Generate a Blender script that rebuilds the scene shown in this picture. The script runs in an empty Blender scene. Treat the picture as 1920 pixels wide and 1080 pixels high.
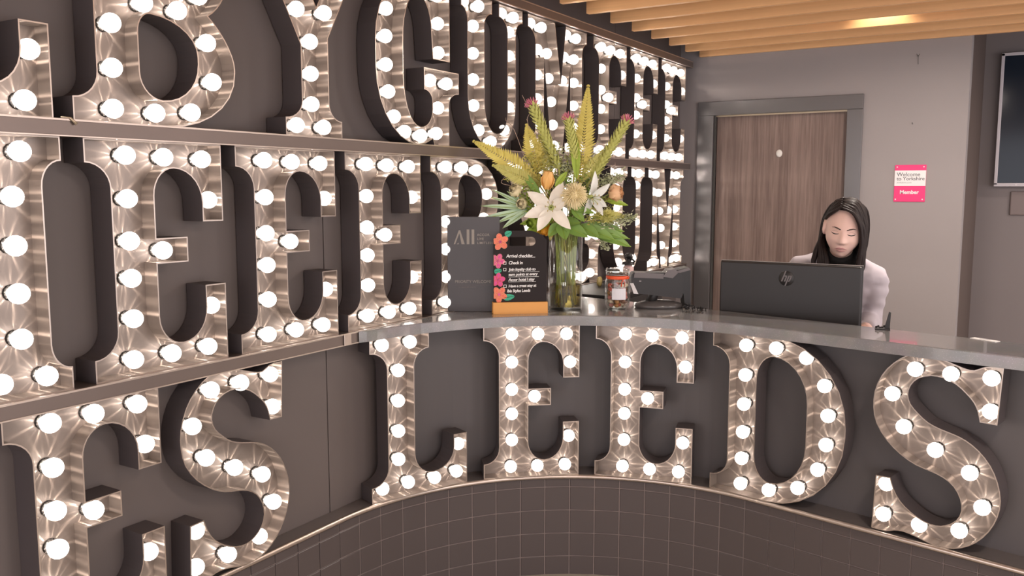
import bpy, bmesh, math, random
from mathutils import Vector, Matrix, Euler, noise
from mathutils.geometry import tessellate_polygon
from mathutils.bvhtree import BVHTree

random.seed(7)
PI = math.pi
scene = bpy.context.scene
COL = scene.collection

# ------------------------------------------------------------------ camera
FPX = 1620.0                      # focal length in pixels of the 1920 wide frame
PITCH = math.atan(186.0 / FPX)
YAW = math.radians(31.4)
cam_d = bpy.data.cameras.new('camera')
cam_d.sensor_width = 36.0
cam_d.lens = FPX / 1920.0 * 36.0
cam_d.clip_start = 0.05
cam = bpy.data.objects.new('camera', cam_d)
COL.objects.link(cam)
fw = Vector((-math.sin(YAW) * math.cos(PITCH), math.cos(YAW) * math.cos(PITCH), -math.sin(PITCH)))
rt = Vector((math.cos(YAW), math.sin(YAW), 0.0))
up = rt.cross(fw)
M = Matrix((rt, up, -fw)).transposed().to_4x4()
M.translation = Vector((0, 0, 1.6))
cam.matrix_world = M
scene.camera = cam

# ------------------------------------------------------------------ world, added fill lamps, exposure
world = bpy.data.worlds.new('lobby_ambience')
scene.world = world
world.use_nodes = True
bg = world.node_tree.nodes['Background']
bg.inputs['Color'].default_value = (0.98, 0.93, 0.96, 1)
bg.inputs['Strength'].default_value = 1.95


def area_lamp(name, loc, size, power, color, target=None):
    d = bpy.data.lights.new(name, 'AREA')
    d.shape = 'DISK'
    d.size = size
    d.energy = power
    d.color = color
    o = bpy.data.objects.new(name, d)
    COL.objects.link(o)
    o.location = loc
    if target is not None:
        o.rotation_euler = (Vector(target) - Vector(loc)).to_track_quat('-Z', 'Y').to_euler()
    return o


# unseen lamps added to fill the room: visitor side, staff side and alcove
for lx, ly, pw in ((0.9, 0.2, 14), (1.6, 2.6, 16), (0.4, 1.8, 14), (1.2, 4.4, 20), (-0.5, 4.42, 18), (0.9, 6.3, 10)):
    area_lamp('added_fill_lamp', (lx, ly, 2.44), 0.16, pw, (1.0, 0.88, 0.78))

scene.view_settings.view_transform = 'Standard'
scene.view_settings.look = 'None'
scene.view_settings.exposure = 0.46
scene.view_settings.gamma = 1.0
scene.view_settings.use_curve_mapping = False
cy = scene.cycles
cy.max_bounces = 4
cy.diffuse_bounces = 2
cy.glossy_bounces = 2
cy.transmission_bounces = 3
cy.transparent_max_bounces = 6
cy.sample_clamp_indirect = 4.0
cy.caustics_reflective = False
cy.caustics_refractive = False

BULB_WATT = 0.130                 # light each lamp throws
BULB_GLOW = 1.15                   # brightness of the frosted bulb glass

# ------------------------------------------------------------------ materials
MATS = {}


def nt(m):
    m.use_nodes = True
    t = m.node_tree
    return t, t.nodes, t.links, t.nodes['Principled BSDF']


def mat(name, col, rough=0.5, metal=0.0, spec=0.5, noise_amt=0.0, noise_scale=20.0, bump=0.0, bump_scale=60.0,
        trans=0.0, ior=1.45, coat=0.0, stretch=None, emit=None, emit_s=0.0, sss=0.0, alpha=1.0):
    m = bpy.data.materials.new(name)
    t, N, L, b = nt(m)
    c4 = (col[0], col[1], col[2], 1)
    b.inputs['Base Color'].default_value = c4
    b.inputs['Roughness'].default_value = rough
    b.inputs['Metallic'].default_value = metal
    b.inputs['Specular IOR Level'].default_value = spec
    b.inputs['Transmission Weight'].default_value = trans
    b.inputs['IOR'].default_value = ior
    b.inputs['Coat Weight'].default_value = coat
    b.inputs['Alpha'].default_value = alpha
    if sss:
        b.inputs['Subsurface Weight'].default_value = sss
        b.inputs['Subsurface Radius'].default_value = (0.01, 0.004, 0.002)
    if emit:
        b.inputs['Emission Color'].default_value = (*emit, 1)
        b.inputs['Emission Strength'].default_value = emit_s
    if noise_amt or bump:
        tc = N.new('ShaderNodeTexCoord')
        mp = N.new('ShaderNodeMapping')
        if stretch:
            mp.inputs['Scale'].default_value = stretch
        L.new(tc.outputs['Object'], mp.inputs['Vector'])
        if noise_amt:
            nz = N.new('ShaderNodeTexNoise')
            nz.inputs['Scale'].default_value = noise_scale
            nz.inputs['Detail'].default_value = 5
            L.new(mp.outputs['Vector'], nz.inputs['Vector'])
            mx = N.new('ShaderNodeMix')
            mx.data_type = 'RGBA'
            mx.inputs['A'].default_value = tuple(max(0, c * (1 - noise_amt)) for c in col) + (1,)
            mx.inputs['B'].default_value = tuple(min(1, c * (1 + noise_amt)) for c in col) + (1,)
            L.new(nz.outputs['Fac'], mx.inputs['Factor'])
            L.new(mx.outputs['Result'], b.inputs['Base Color'])
        if bump:
            n2 = N.new('ShaderNodeTexNoise')
            n2.inputs['Scale'].default_value = bump_scale
            n2.inputs['Detail'].default_value = 4
            L.new(mp.outputs['Vector'], n2.inputs['Vector'])
            bp = N.new('ShaderNodeBump')
            bp.inputs['Strength'].default_value = bump
            bp.inputs['Distance'].default_value = 0.002
            L.new(n2.outputs['Fac'], bp.inputs['Height'])
            L.new(bp.outputs['Normal'], b.inputs['Normal'])
    MATS[name] = m
    return m


mat('wall_panel_grey', (0.128, 0.104, 0.097), 0.55, noise_amt=0.06, noise_scale=3, bump=0.05, bump_scale=200)
mat('plate_mauve', (0.225, 0.180, 0.176), 0.5)
mat('back_wall_paint', (0.315, 0.284, 0.284), 0.62, noise_amt=0.05, noise_scale=1.5, bump=0.08, bump_scale=150)
mat('alcove_paint', (0.235, 0.205, 0.207), 0.62, noise_amt=0.05, noise_scale=1.5)
mat('desk_panel_grey', (0.105, 0.092, 0.092), 0.5, noise_amt=0.06, noise_scale=3)
mat('letter_metal', (0.245, 0.200, 0.174), 0.34, metal=0.5, noise_amt=0.10, noise_scale=9, bump=0.10, bump_scale=40)
mat('letter_edge', (0.55, 0.46, 0.40), 0.28, metal=0.8)
mat('letter_side', (0.092, 0.076, 0.077), 0.5)
mat('rail_metal', (0.185, 0.145, 0.128), 0.36, metal=0.55, noise_amt=0.10, noise_scale=4)
mat('ledge_paint', (0.20, 0.172, 0.165), 0.30, metal=0.3, noise_amt=0.08, noise_scale=5)
mat('tile_glaze', (0.088, 0.070, 0.068), 0.34, noise_amt=0.14, noise_scale=2.2)
mat('tile_grout', (0.27, 0.215, 0.20), 0.85)
mat('floor_stone', (0.45, 0.40, 0.33), 0.5, noise_amt=0.12, noise_scale=6)
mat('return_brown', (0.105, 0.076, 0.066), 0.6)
mat('slat_wood', (0.90, 0.49, 0.235), 0.42, noise_amt=0.20, noise_scale=5, stretch=(0.35, 6, 14))
mat('ceiling_dark', (0.16, 0.09, 0.05), 0.8)
mat('door_frame_paint', (0.150, 0.142, 0.145), 0.24, metal=0.3)
mat('door_gap', (0.022, 0.020, 0.020), 0.5)
mat('seal_grey', (0.10, 0.095, 0.09), 0.5)
mat('brass_pale', (0.55, 0.45, 0.33), 0.3, metal=0.7)
mat('white_plastic', (0.82, 0.78, 0.74), 0.4)
mat('tv_bezel', (0.60, 0.56, 0.60), 0.4)
mat('screen_glass', (0.012, 0.020, 0.034), 0.12, spec=0.35)
mat('socket_black', (0.03, 0.025, 0.022), 0.45)
mat('bulb_cap', (0.5, 0.42, 0.36), 0.3, metal=1.0)

# stone worktop : dark grey quartz with fine flecks
m = mat('worktop_stone', (0.19, 0.165, 0.165), 0.16, coat=0.45)
t, N, L, b = nt(m)
tc = N.new('ShaderNodeTexCoord')
vz = N.new('ShaderNodeTexVoronoi')
vz.inputs['Scale'].default_value = 170
nz = N.new('ShaderNodeTexNoise')
nz.inputs['Scale'].default_value = 14
nz.inputs['Detail'].default_value = 6
rp = N.new('ShaderNodeValToRGB')
rp.color_ramp.elements[0].position = 0.05
rp.color_ramp.elements[0].color = (0.36, 0.32, 0.31, 1)
rp.color_ramp.elements[1].position = 0.28
rp.color_ramp.elements[1].color = (0.25, 0.218, 0.22, 1)
mx = N.new('ShaderNodeMix')
mx.data_type = 'RGBA'
mx.blend_type = 'MULTIPLY'
mx.inputs['Factor'].default_value = 0.5
L.new(tc.outputs['Object'], vz.inputs['Vector'])
L.new(tc.outputs['Object'], nz.inputs['Vector'])
L.new(vz.outputs['Distance'], rp.inputs['Fac'])
L.new(rp.outputs['Color'], mx.inputs['A'])
L.new(nz.outputs['Color'], mx.inputs['B'])
hs = N.new('ShaderNodeHueSaturation')
hs.inputs['Saturation'].default_value = 0.35
hs.inputs['Value'].default_value = 1.25
L.new(mx.outputs['Result'], hs.inputs['Color'])
L.new(hs.outputs['Color'], b.inputs['Base Color'])

# door veneer : dark oak, grain running up the leaf
m = mat('door_veneer', (0.16, 0.10, 0.08), 0.5)
t, N, L, b = nt(m)
tc = N.new('ShaderNodeTexCoord')
mp = N.new('ShaderNodeMapping')
mp.inputs['Scale'].default_value = (26, 26, 0.9)
nz = N.new('ShaderNodeTexNoise')
nz.inputs['Scale'].default_value = 3.2
nz.inputs['Detail'].default_value = 8
nz.inputs['Roughness'].default_value = 0.65
mp2 = N.new('ShaderNodeMapping')
mp2.inputs['Scale'].default_value = (5.5, 1, 0.12)
nz2 = N.new('ShaderNodeTexNoise')
nz2.inputs['Scale'].default_value = 1.6
nz2.inputs['Detail'].default_value = 2
ad = N.new('ShaderNodeMath')
ad.operation = 'ADD'
rp = N.new('ShaderNodeValToRGB')
rp.color_ramp.elements[0].position = 0.70
rp.color_ramp.elements[0].color = (0.150, 0.101, 0.087, 1)
rp.color_ramp.elements[1].position = 1.25
rp.color_ramp.elements[1].color = (0.262, 0.187, 0.162, 1)
L.new(tc.outputs['Object'], mp.inputs['Vector'])
L.new(mp.outputs['Vector'], nz.inputs['Vector'])
L.new(tc.outputs['Object'], mp2.inputs['Vector'])
L.new(mp2.outputs['Vector'], nz2.inputs['Vector'])
L.new(nz.outputs['Fac'], ad.inputs[0])
L.new(nz2.outputs['Fac'], ad.inputs[1])
dv = N.new('ShaderNodeMath')
dv.operation = 'MULTIPLY'
dv.inputs[1].default_value = 0.9
L.new(ad.outputs[0], dv.inputs[0])
L.new(dv.outputs[0], rp.inputs['Fac'])
L.new(rp.outputs['Color'], b.inputs['Base Color'])

# frosted lamp glass, lit
m = bpy.data.materials.new('bulb_glass')
m.use_nodes = True
MATS['bulb_glass'] = m
N, L = m.node_tree.nodes, m.node_tree.links
N.clear()
em = N.new('ShaderNodeEmission')
em.inputs['Color'].default_value = (1.0, 0.93, 0.86, 1)
em.inputs['Strength'].default_value = BULB_GLOW
tr = N.new('ShaderNodeBsdfTransparent')
ad = N.new('ShaderNodeAddShader')
out = N.new('ShaderNodeOutputMaterial')
L.new(em.outputs[0], ad.inputs[0])
L.new(tr.outputs[0], ad.inputs[1])
L.new(ad.outputs[0], out.inputs['Surface'])
m.cycles.emission_sampling = 'NONE'


# ------------------------------------------------------------------ mesh helpers
class MB:
    """collects vertices, faces and material slots of ONE mesh object"""

    def __init__(self):
        self.v, self.f, self.mi, self.sm = [], [], [], []

    def add(self, verts, faces, mi=0, smooth=False):
        o = len(self.v)
        self.v += [tuple(p) for p in verts]
        for f in faces:
            self.f.append(tuple(i + o for i in f))
            self.mi.append(mi)
            self.sm.append(smooth)
        return o

    def box(self, x0, x1, y0, y1, z0, z1, mi=0):
        self.add([(x0, y0, z0), (x1, y0, z0), (x1, y1, z0), (x0, y1, z0), (x0, y0, z1), (x1, y0, z1), (x1, y1, z1), (x0, y1, z1)],
                 [(3, 2, 1, 0), (4, 5, 6, 7), (0, 1, 5, 4), (1, 2, 6, 5), (2, 3, 7, 6), (3, 0, 4, 7)], mi)

    def bbox(self, x0, x1, y0, y1, z0, z1, r=0.004, mi=0):
        """box with chamfered edges"""
        bm = bmesh.new()
        bmesh.ops.create_cube(bm, size=1.0)
        for v in bm.verts:
            v.co = Vector((x0 + (v.co.x + .5) * (x1 - x0), y0 + (v.co.y + .5) * (y1 - y0), z0 + (v.co.z + .5) * (z1 - z0)))
        bmesh.ops.bevel(bm, geom=bm.edges[:], offset=r, segments=2, profile=0.5, affect='EDGES')
        self.bm(bm, mi)

    def bm(self, bm, mi=0, smooth=False, mtx=None):
        bm.verts.ensure_lookup_table()
        if mtx is not None:
            bmesh.ops.transform(bm, matrix=mtx, verts=bm.verts[:])
        self.add([v.co[:] for v in bm.verts], [[v.index for v in f.verts] for f in bm.faces], mi, smooth)
        bm.free()

    def lathe(self, prof, n=24, mi=0, smooth=True, mtx=None, cap=False):
        vs, fs = [], []
        for r, z in prof:
            for i in range(n):
                a = 2 * PI * i / n
                vs.append(Vector((r * math.cos(a), r * math.sin(a), z)))
        for k in range(len(prof) - 1):
            for i in range(n):
                j = (i + 1) % n
                fs.append((k * n + i, k * n + j, (k + 1) * n + j, (k + 1) * n + i))
        if cap:
            fs.append(tuple(reversed(range(n))))
            fs.append(tuple(range((len(prof) - 1) * n, len(prof) * n)))
        if mtx is not None:
            vs = [mtx @ v for v in vs]
        self.add(vs, fs, mi, smooth)

    def tube(self, pts, rad, n=8, mi=0, smooth=True, flat=1.0, caps=True):
        """tube through pts; rad a number or a list; flat squashes across"""
        pts = [Vector(p) for p in pts]
        k = len(pts)
        rads = rad if isinstance(rad, (list, tuple)) else [rad] * k
        vs, fs = [], []
        side = None
        for i, p in enumerate(pts):
            t_ = (pts[min(i + 1, k - 1)] - pts[max(i - 1, 0)])
            if t_.length < 1e-9:
                t_ = Vector((0, 0, 1))
            t_.normalize()
            if side is None:
                ref = Vector((0, 0, 1)) if abs(t_.z) < 0.9 else Vector((1, 0, 0))
                side = t_.cross(ref).normalized()
            else:
                side = (side - t_ * side.dot(t_))
                side = side.normalized() if side.length > 1e-6 else t_.orthogonal().normalized()
            bn = t_.cross(side)
            for j in range(n):
                a = 2 * PI * j / n
                vs.append(p + side * (math.cos(a) * rads[i]) + bn * (math.sin(a) * rads[i] * flat))
        for i in range(k - 1):
            for j in range(n):
                j2 = (j + 1) % n
                fs.append((i * n + j, i * n + j2, (i + 1) * n + j2, (i + 1) * n + j))
        if caps:
            fs.append(tuple(reversed(range(n))))
            fs.append(tuple(range((k - 1) * n, k * n)))
        self.add(vs, fs, mi, smooth)

    def ball(self, c, rx, ry=None, rz=None, n=10, mi=0, mtx=None):
        ry = rx if ry is None else ry
        rz = rx if rz is None else rz
        vs, fs = [], []
        m_ = max(4, n // 2)
        for k in range(m_ + 1):
            ph = PI * k / m_ - PI / 2
            for i in range(n):
                a = 2 * PI * i / n
                p = Vector((rx * math.cos(ph) * math.cos(a), ry * math.cos(ph) * math.sin(a), rz * math.sin(ph)))
                if mtx is not None:
                    p = mtx @ p
                vs.append(p + Vector(c))
        for k in range(m_):
            for i in range(n):
                j = (i + 1) % n
                fs.append((k * n + i, k * n + j, (k + 1) * n + j, (k + 1) * n + i))
        self.add(vs, fs, mi, True)

    def prism(self, contours, d0, d1, mi=0, side_mi=None, axes='xz'):
        """2-D contours (outer first, then holes) extruded from depth d0 to d1 along local y"""
        polys = [[Vector((x, z, 0)) for x, z in c] for c in contours]
        tris = tessellate_polygon(polys)
        flat = [p for c in contours for p in c]
        n = len(flat)
        vs = [(x, d0, z) for x, z in flat] + [(x, d1, z) for x, z in flat]
        fs = []
        for a, b_, c in tris:
            pa, pb, pc = flat[a], flat[b_], flat[c]
            cr = (pb[0] - pa[0]) * (pc[1] - pa[1]) - (pb[1] - pa[1]) * (pc[0] - pa[0])
            tri = (a, b_, c) if cr > 0 else (a, c, b_)
            fs.append(tri)
            fs.append(tuple(n + i for i in reversed(tri)))
        self.add(vs, fs, mi)
        base = len(self.v) - 2 * n
        s = 0
        for c in contours:
            k = len(c)
            for i in range(k):
                j = (i + 1) % k
                self.f.append((base + s + j, base + s + i, base + n + s + i, base + n + s + j))
                self.mi.append(mi if side_mi is None else side_mi)
                self.sm.append(False)
            s += k

    def mesh(self, name, mats):
        me = bpy.data.meshes.new(name)
        me.from_pydata(self.v, [], self.f)
        for m_ in (mats if isinstance(mats, (list, tuple)) else [mats]):
            me.materials.append(MATS[m_])
        me.polygons.foreach_set('material_index', self.mi)
        me.polygons.foreach_set('use_smooth', self.sm)
        me.update()
        return me

    def build(self, name, mats, parent=None, loc=None, rot=None):
        return link(name, self.mesh(name, mats), parent, loc, rot)


def link(name, data, parent=None, loc=None, rot=None):
    o = bpy.data.objects.new(name, data)
    COL.objects.link(o)
    if parent is not None:
        o.parent = parent
    if loc is not None:
        o.location = loc
    if rot is not None:
        o.rotation_euler = rot
    return o


def tag(o, label=None, cat=None, group=None, kind=None):
    if label:
        o['label'] = label
    if cat:
        o['category'] = cat
    if group:
        o['group'] = group
    if kind:
        o['kind'] = kind
    return o


def thing(name, label, cat, loc=(0, 0, 0), rotz=0.0, group=None):
    o = link(name, None, None, loc, (0, 0, rotz))
    o.empty_display_size = 0.05
    return tag(o, label, cat, group)


def struct(name, data, label=None, cat=None):
    o = link(name, data)
    return tag(o, label, cat, kind='structure')


def evaluated(o):
    """final mesh of one object, worked out in a scratch scene so that it stays quick"""
    sc_ = bpy.data.scenes.new('scratch')
    sc_.collection.objects.link(o)
    vl = sc_.view_layers[0]
    vl.update()
    me_ = bpy.data.meshes.new_from_object(o.evaluated_get(vl.depsgraph))
    bpy.data.objects.remove(o)
    bpy.data.scenes.remove(sc_)
    return me_


def text_mesh(body, size, mats, depth=0.0006, align='LEFT', shear=0.0, bold=0.0, space=1.0):
    cu = bpy.data.curves.new('lettering', 'FONT')
    cu.body = body
    cu.size = size
    cu.extrude = depth
    cu.align_x = align
    cu.shear = shear
    cu.offset = bold
    cu.space_character = space
    cu.resolution_u = 3
    o = bpy.data.objects.new('lettering_source', cu)
    me = evaluated(o)
    bpy.data.curves.remove(cu)
    for v in me.vertices:                      # stand it up: reads along x, faces -y
        v.co = Vector((v.co.x, -v.co.z, v.co.y))
    me.materials.clear()
    me.materials.append(MATS[mats])
    return me


def qe(p0, p1, c, n=7):
    """quarter ellipse from p0 to p1, tangent to p0-c and c-p1"""
    ox, oz = p0[0] + p1[0] - c[0], p0[1] + p1[1] - c[1]
    r = []
    for i in range(n + 1):
        t_ = PI / 2 * i / n
        r.append((ox + (p0[0] - ox) * math.cos(t_) + (p1[0] - ox) * math.sin(t_),
                  oz + (p0[1] - oz) * math.cos(t_) + (p1[1] - oz) * math.sin(t_)))
    return r


def dedupe(c):
    out = []
    for p in c:
        if not out or math.hypot(p[0] - out[-1][0], p[1] - out[-1][1]) > 1e-4:
            out.append(p)
    if math.hypot(out[0][0] - out[-1][0], out[0][1] - out[-1][1]) < 1e-4:
        out.pop()
    return out


def smooth_open(pts, sub=3):
    """Catmull-Rom through pts, ends kept"""
    out = []
    n = len(pts)
    for i in range(n - 1):
        p0, p1, p2, p3 = pts[max(i - 1, 0)], pts[i], pts[i + 1], pts[min(i + 2, n - 1)]
        for k in range(sub):
            t_ = k / sub
            q = []
            for a, b_, c, d in zip(p0, p1, p2, p3):
                q.append(0.5 * (2 * b_ + (c - a) * t_ + (2 * a - 5 * b_ + 4 * c - d) * t_ ** 2 + (3 * b_ - a - 3 * c + d) * t_ ** 3))
            out.append(tuple(q))
    out.append(tuple(pts[-1]))
    return out


def offset_loop(c, d):
    """offset a closed 2-D loop to its left by d (mitred)"""
    n = len(c)
    r = []
    for i in range(n):
        a, b_, e = Vector(c[i - 1]), Vector(c[i]), Vector(c[(i + 1) % n])
        u, w = (b_ - a).normalized(), (e - b_).normalized()
        n1, n2 = Vector((-u.y, u.x)), Vector((-w.y, w.x))
        s = n1 + n2
        k = 1 + n1.dot(n2)
        s = s / max(k, 0.35)
        r.append((b_.x + s.x * d, b_.y + s.y * d))
    return r
# ================================================================== THE SETTING
WX = -2.14          # face of the left wall panels
YB = 5.70           # back wall
CEN = (-1.075, 2.214)
AMAX = math.radians(90 + 11.86)


def path(s, off=0.0):
    """the desk front: along the left wall, round a quarter circle, then straight; off > 0 is away from the visitor.
    s is measured on the tile face, s = 0 where the curve begins"""
    r = 1.0 + off
    if s < 0:
        return Vector((max(CEN[0] - r, WX + 0.001), CEN[1] + s)), Vector((0, 1))
    if s < AMAX:
        return (Vector((max(CEN[0] - r * math.cos(s), WX + 0.001), CEN[1] + r * math.sin(s))), Vector((math.sin(s), math.cos(s))))
    d = Vector((math.sin(AMAX), math.cos(AMAX)))
    p = Vector((CEN[0] - r * math.cos(AMAX), CEN[1] + r * math.sin(AMAX))) + d * (s - AMAX)
    return p, d


S0, S1 = -0.96, 3.30
SS = [S0 + (0 - S0) * i / 4 for i in range(4)] + [AMAX * i / 34 for i in range(34)] + [AMAX + (S1 - AMAX) * i / 6 for i in range(7)]


def sweep(mb, prof, ss=SS, mi=0, caps=True, smooth=False):
    """prof: closed list of (off, z), swept along the desk front"""
    n = len(prof)
    vs, fs = [], []
    for s in ss:
        for o, z in prof:
            p, _ = path(s, o)
            vs.append((p.x, p.y, z))
    for k in range(len(ss) - 1):
        for i in range(n):
            j = (i + 1) % n
            fs.append((k * n + i, (k + 1) * n + i, (k + 1) * n + j, k * n + j))
    if caps:
        fs.append(tuple(range(n)))
        fs.append(tuple(reversed(range((len(ss) - 1) * n, len(ss) * n))))
    mb.add(vs, fs, mi, smooth)


# floor
mb = MB(); mb.box(-2.3, 4.2, -3.2, 7.2, -0.06, 0.0)
struct('floor', mb.mesh('floor', 'floor_stone'), 'pale beige stone lobby floor', 'floor')

# left wall : dark panels with narrow open seams
wl = struct('wall_left', None, 'dark grey panelled wall behind the bulb letters', 'wall')
wl.empty_display_size = 0.05
mb = MB(); mb.box(-2.26, WX - 0.014, -0.4, YB, 0.0, 2.75)
mb.build('backing', 'letter_side', wl)
for y0, y1 in ((-0.4, 1.04), (1.04, 2.238), (2.238, 3.44), (3.44, 4.64), (4.64, YB)):
    mb = MB(); mb.bbox(WX - 0.0135, WX, y0 + 0.002, y1 - 0.002, 0.0, 2.75, 0.0015)
    mb.build('panel', 'wall_panel_grey', wl)

# back wall round the door, its return and the alcove wall behind
DX0, DX1, DZ = -1.90, -1.055, 2.085
wb = struct('wall_back', None, 'mauve grey painted wall behind the reception desk', 'wall')
mb = MB()
mb.box(-2.26, DX0 - 0.06, YB, YB + 0.14, 0, 2.75)
mb.box(DX1 + 0.045, -0.395, YB, YB + 0.14, 0, 2.75)
mb.box(DX0 - 0.06, DX1 + 0.045, YB, YB + 0.14, DZ + 0.045, 2.75)
mb.build('wall_face', 'back_wall_paint', wb)
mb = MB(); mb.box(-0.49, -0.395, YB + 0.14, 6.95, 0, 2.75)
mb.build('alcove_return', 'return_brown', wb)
mb = MB(); mb.box(-0.49, 4.2, 6.95, 7.05, 0, 2.75)
struct('wall_alcove', mb.mesh('wall_alcove', 'alcove_paint'), 'grey alcove wall that carries the television', 'wall')
mb = MB(); mb.box(DX0 - 0.2, DX1 + 0.2, YB + 0.16, YB + 0.2, 0, 2.3)
mb.build('void_backing', 'door_gap', wb)

# door
door = struct('door_1', None, 'dark oak veneered door in a grey frame behind the desk', 'door')
mb = MB(); mb.bbox(DX0 + 0.004, DX1 - 0.004, YB + 0.055, YB + 0.10, 0.01, DZ - 0.004, 0.002)
leaf = mb.build('door_leaf', 'door_veneer', door)
for nm, (x0, x1, z0, z1) in {'architrave': (DX0 - 0.108, DX0 - 0.0, 0, DZ), 'architrave.001': (DX1 + 0.0, DX1 + 0.092, 0, DZ),
                             'head_architrave': (DX0 - 0.108, DX1 + 0.092, DZ, DZ + 0.09)}.items():
    mb = MB(); mb.bbox(x0, x1, YB - 0.018, YB + 0.004, z0, z1, 0.003)
    mb.build(nm.split('.')[0], 'door_frame_paint', door)
for x0, x1 in ((DX0 - 0.03, DX0), (DX1, DX1 + 0.03)):
    mb = MB(); mb.box(x0, x1, YB + 0.004, YB + 0.13, 0, DZ)
    mb.build('jamb', 'door_gap', door)
mb = MB(); mb.box(DX0, DX1, YB + 0.004, YB + 0.13, DZ, DZ + 0.03)
mb.build('head_jamb', 'door_frame_paint', door)
for k, yy in enumerate((0.012, 0.034)):
    mb = MB(); mb.box(DX0, DX0 + 0.006, YB + yy, YB + yy + 0.006, 0, DZ)
    mb.build('seal_strip', 'seal_grey', door)
mb = MB(); mb.box(DX0, DX1, YB + 0.03, YB + 0.045, DZ - 0.008, DZ)
mb.build('threshold_trim', 'brass_pale', door)
mb = MB(); mb.lathe([(0.0001, 0.012), (0.014, 0.011), (0.020, 0.006), (0.0205, 0.0)], 20, mtx=Matrix.Rotation(PI / 2, 4, 'X') @ Matrix.Diagonal((1, 1.2, 1, 1)))
mb.build('door_stud', 'white_plastic', door, (-1.477, YB + 0.055, 1.829))

# ceiling with hanging timber slats
ce = struct('ceiling', None, 'ceiling of warm timber slats', 'ceiling')
mb = MB(); mb.box(-2.3, 4.2, -3.2, 7.2, 2.70, 2.76)
mb.build('soffit', 'ceiling_dark', ce)
mb = MB(); mb.bbox(-2.0, 4.1, -0.016, 0.016, 0, 0.17, 0.002)
sl = mb.mesh('slat', 'slat_wood')
for k in range(31):
    link('slat', sl, ce, (0, 5.69 - 0.281 * k - (0.012 if k == 0 else 0), 2.47))

# little wall fixings left over on the painted wall
for i, (x, z, h) in enumerate(((-0.673, 2.375, 0.035), (-0.685, 1.985, 0.014))):
    mb = MB()
    mb.tube([(0, 0, 0), (0, -0.014, 0), (0, -0.018, 0.006)], 0.0022, 6)
    if i == 0:
        mb.tube([(0, -0.004, -0.004), (0.002, -0.003, -0.045)], 0.0012, 5)
        mb.tube([(0, -0.012, 0.0), (-0.008, -0.012, 0.014)], 0.0015, 5)
        mb.tube([(0, -0.012, 0.0), (0.009, -0.012, 0.013)], 0.0015, 5)
    o = mb.build('wall_hook', 'seal_grey', None, (x, YB, z))
    tag(o, ('tiny metal hook on the grey wall high above the pink plaque', 'small screw in the grey wall just above the pink plaque')[i], 'hook')

# ------------------------------------------------------------------ rails between the rows of letters
def rail(z0, z1, y0, y1, label):
    t_ = thing('letter_rail', label, 'rail', (WX, y0, z0))
    mb = MB(); mb.bbox(0.0, 0.108, 0, y1 - y0, 0, z1 - z0, 0.0025)
    mb.build('rail_bar', 'rail_metal', t_)
    mb = MB(); mb.bbox(0.1085, 0.1105, 0, y1 - y0, z1 - z0 - 0.004, z1 - z0 + 0.0015, 0.0006)
    mb.build('edge_bead', 'letter_edge', t_)
    mb = MB(); mb.bbox(0.1085, 0.1105, 0, y1 - y0, -0.001, 0.003, 0.0006)
    mb.build('edge_bead', 'letter_edge', t_)
    return t_


rail(2.397, 2.437, -0.35, 5.64, 'dark metal rail running along the top of the uppermost letters')
r2_ = rail(1.727, 1.768, -0.35, 5.63, 'brown metal rail between the upper and the middle row of letters')
r3 = rail(1.06, 1.10, -0.35, 5.60, 'brown metal rail under the middle row, level with the worktop')
mb = MB(); mb.bbox(0.1106, 0.114, 2.21 + 0.35, 2.245 + 0.35, 0.0, 0.04, 0.001)
mb.build('joint_clip', 'letter_edge', r3)
mb = MB(); mb.tube([(0.100, 1.245 + .35, 0.046), (0.112, 1.262 + .35, 0.044), (0.115, 1.275 + .35, 0.030)], [0.0025, 0.003, 0.0045], 6)
mb.build('cable_clip', 'brass_pale', r2_)

# ------------------------------------------------------------------ the reception desk
desk = thing('reception_desk', 'curved dark reception desk front with a ledge above small brown tiles', 'reception desk', (-1.2, 3.1, 0))
DINV = Matrix.Translation((1.2, -3.1, 0))


def desk_part(mb, name, mats):
    o = mb.build(name, mats, desk)
    o.matrix_parent_inverse = DINV
    return o


mb = MB(); sweep(mb, [(0.10, 0.40), (0.10, 1.058), (0.125, 1.058), (0.125, 0.40)], [s for s in SS if s > 0.26], smooth=False)
desk_part(mb, 'front_panel', 'desk_panel_grey')
mb = MB(); sweep(mb, [(-0.012, 0.418), (-0.012, 0.427), (-0.010, 0.431), (-0.004, 0.433), (0.10, 0.433), (0.10, 0.414), (-0.009, 0.414)], smooth=False)
desk_part(mb, 'ledge', 'ledge_paint')
mb = MB(); sweep(mb, [(-0.0135, 0.4165), (-0.0155, 0.421), (-0.0155, 0.427), (-0.012, 0.4325), (-0.006, 0.4345), (-0.006, 0.433), (-0.0122, 0.42)], smooth=True)
desk_part(mb, 'ledge_nosing', 'letter_edge')
mb = MB(); sweep(mb, [(0.0045, 0.0), (0.0045, 0.414), (0.10, 0.414), (0.10, 0.0)])
desk_part(mb, 'tile_backing', 'tile_grout')
rows = [(0.0, 0.080), (0.080, 0.179), (0.179, 0.278), (0.278, 0.377), (0.377, 0.414)]
TW = 0.1022
tile_me = {}
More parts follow.
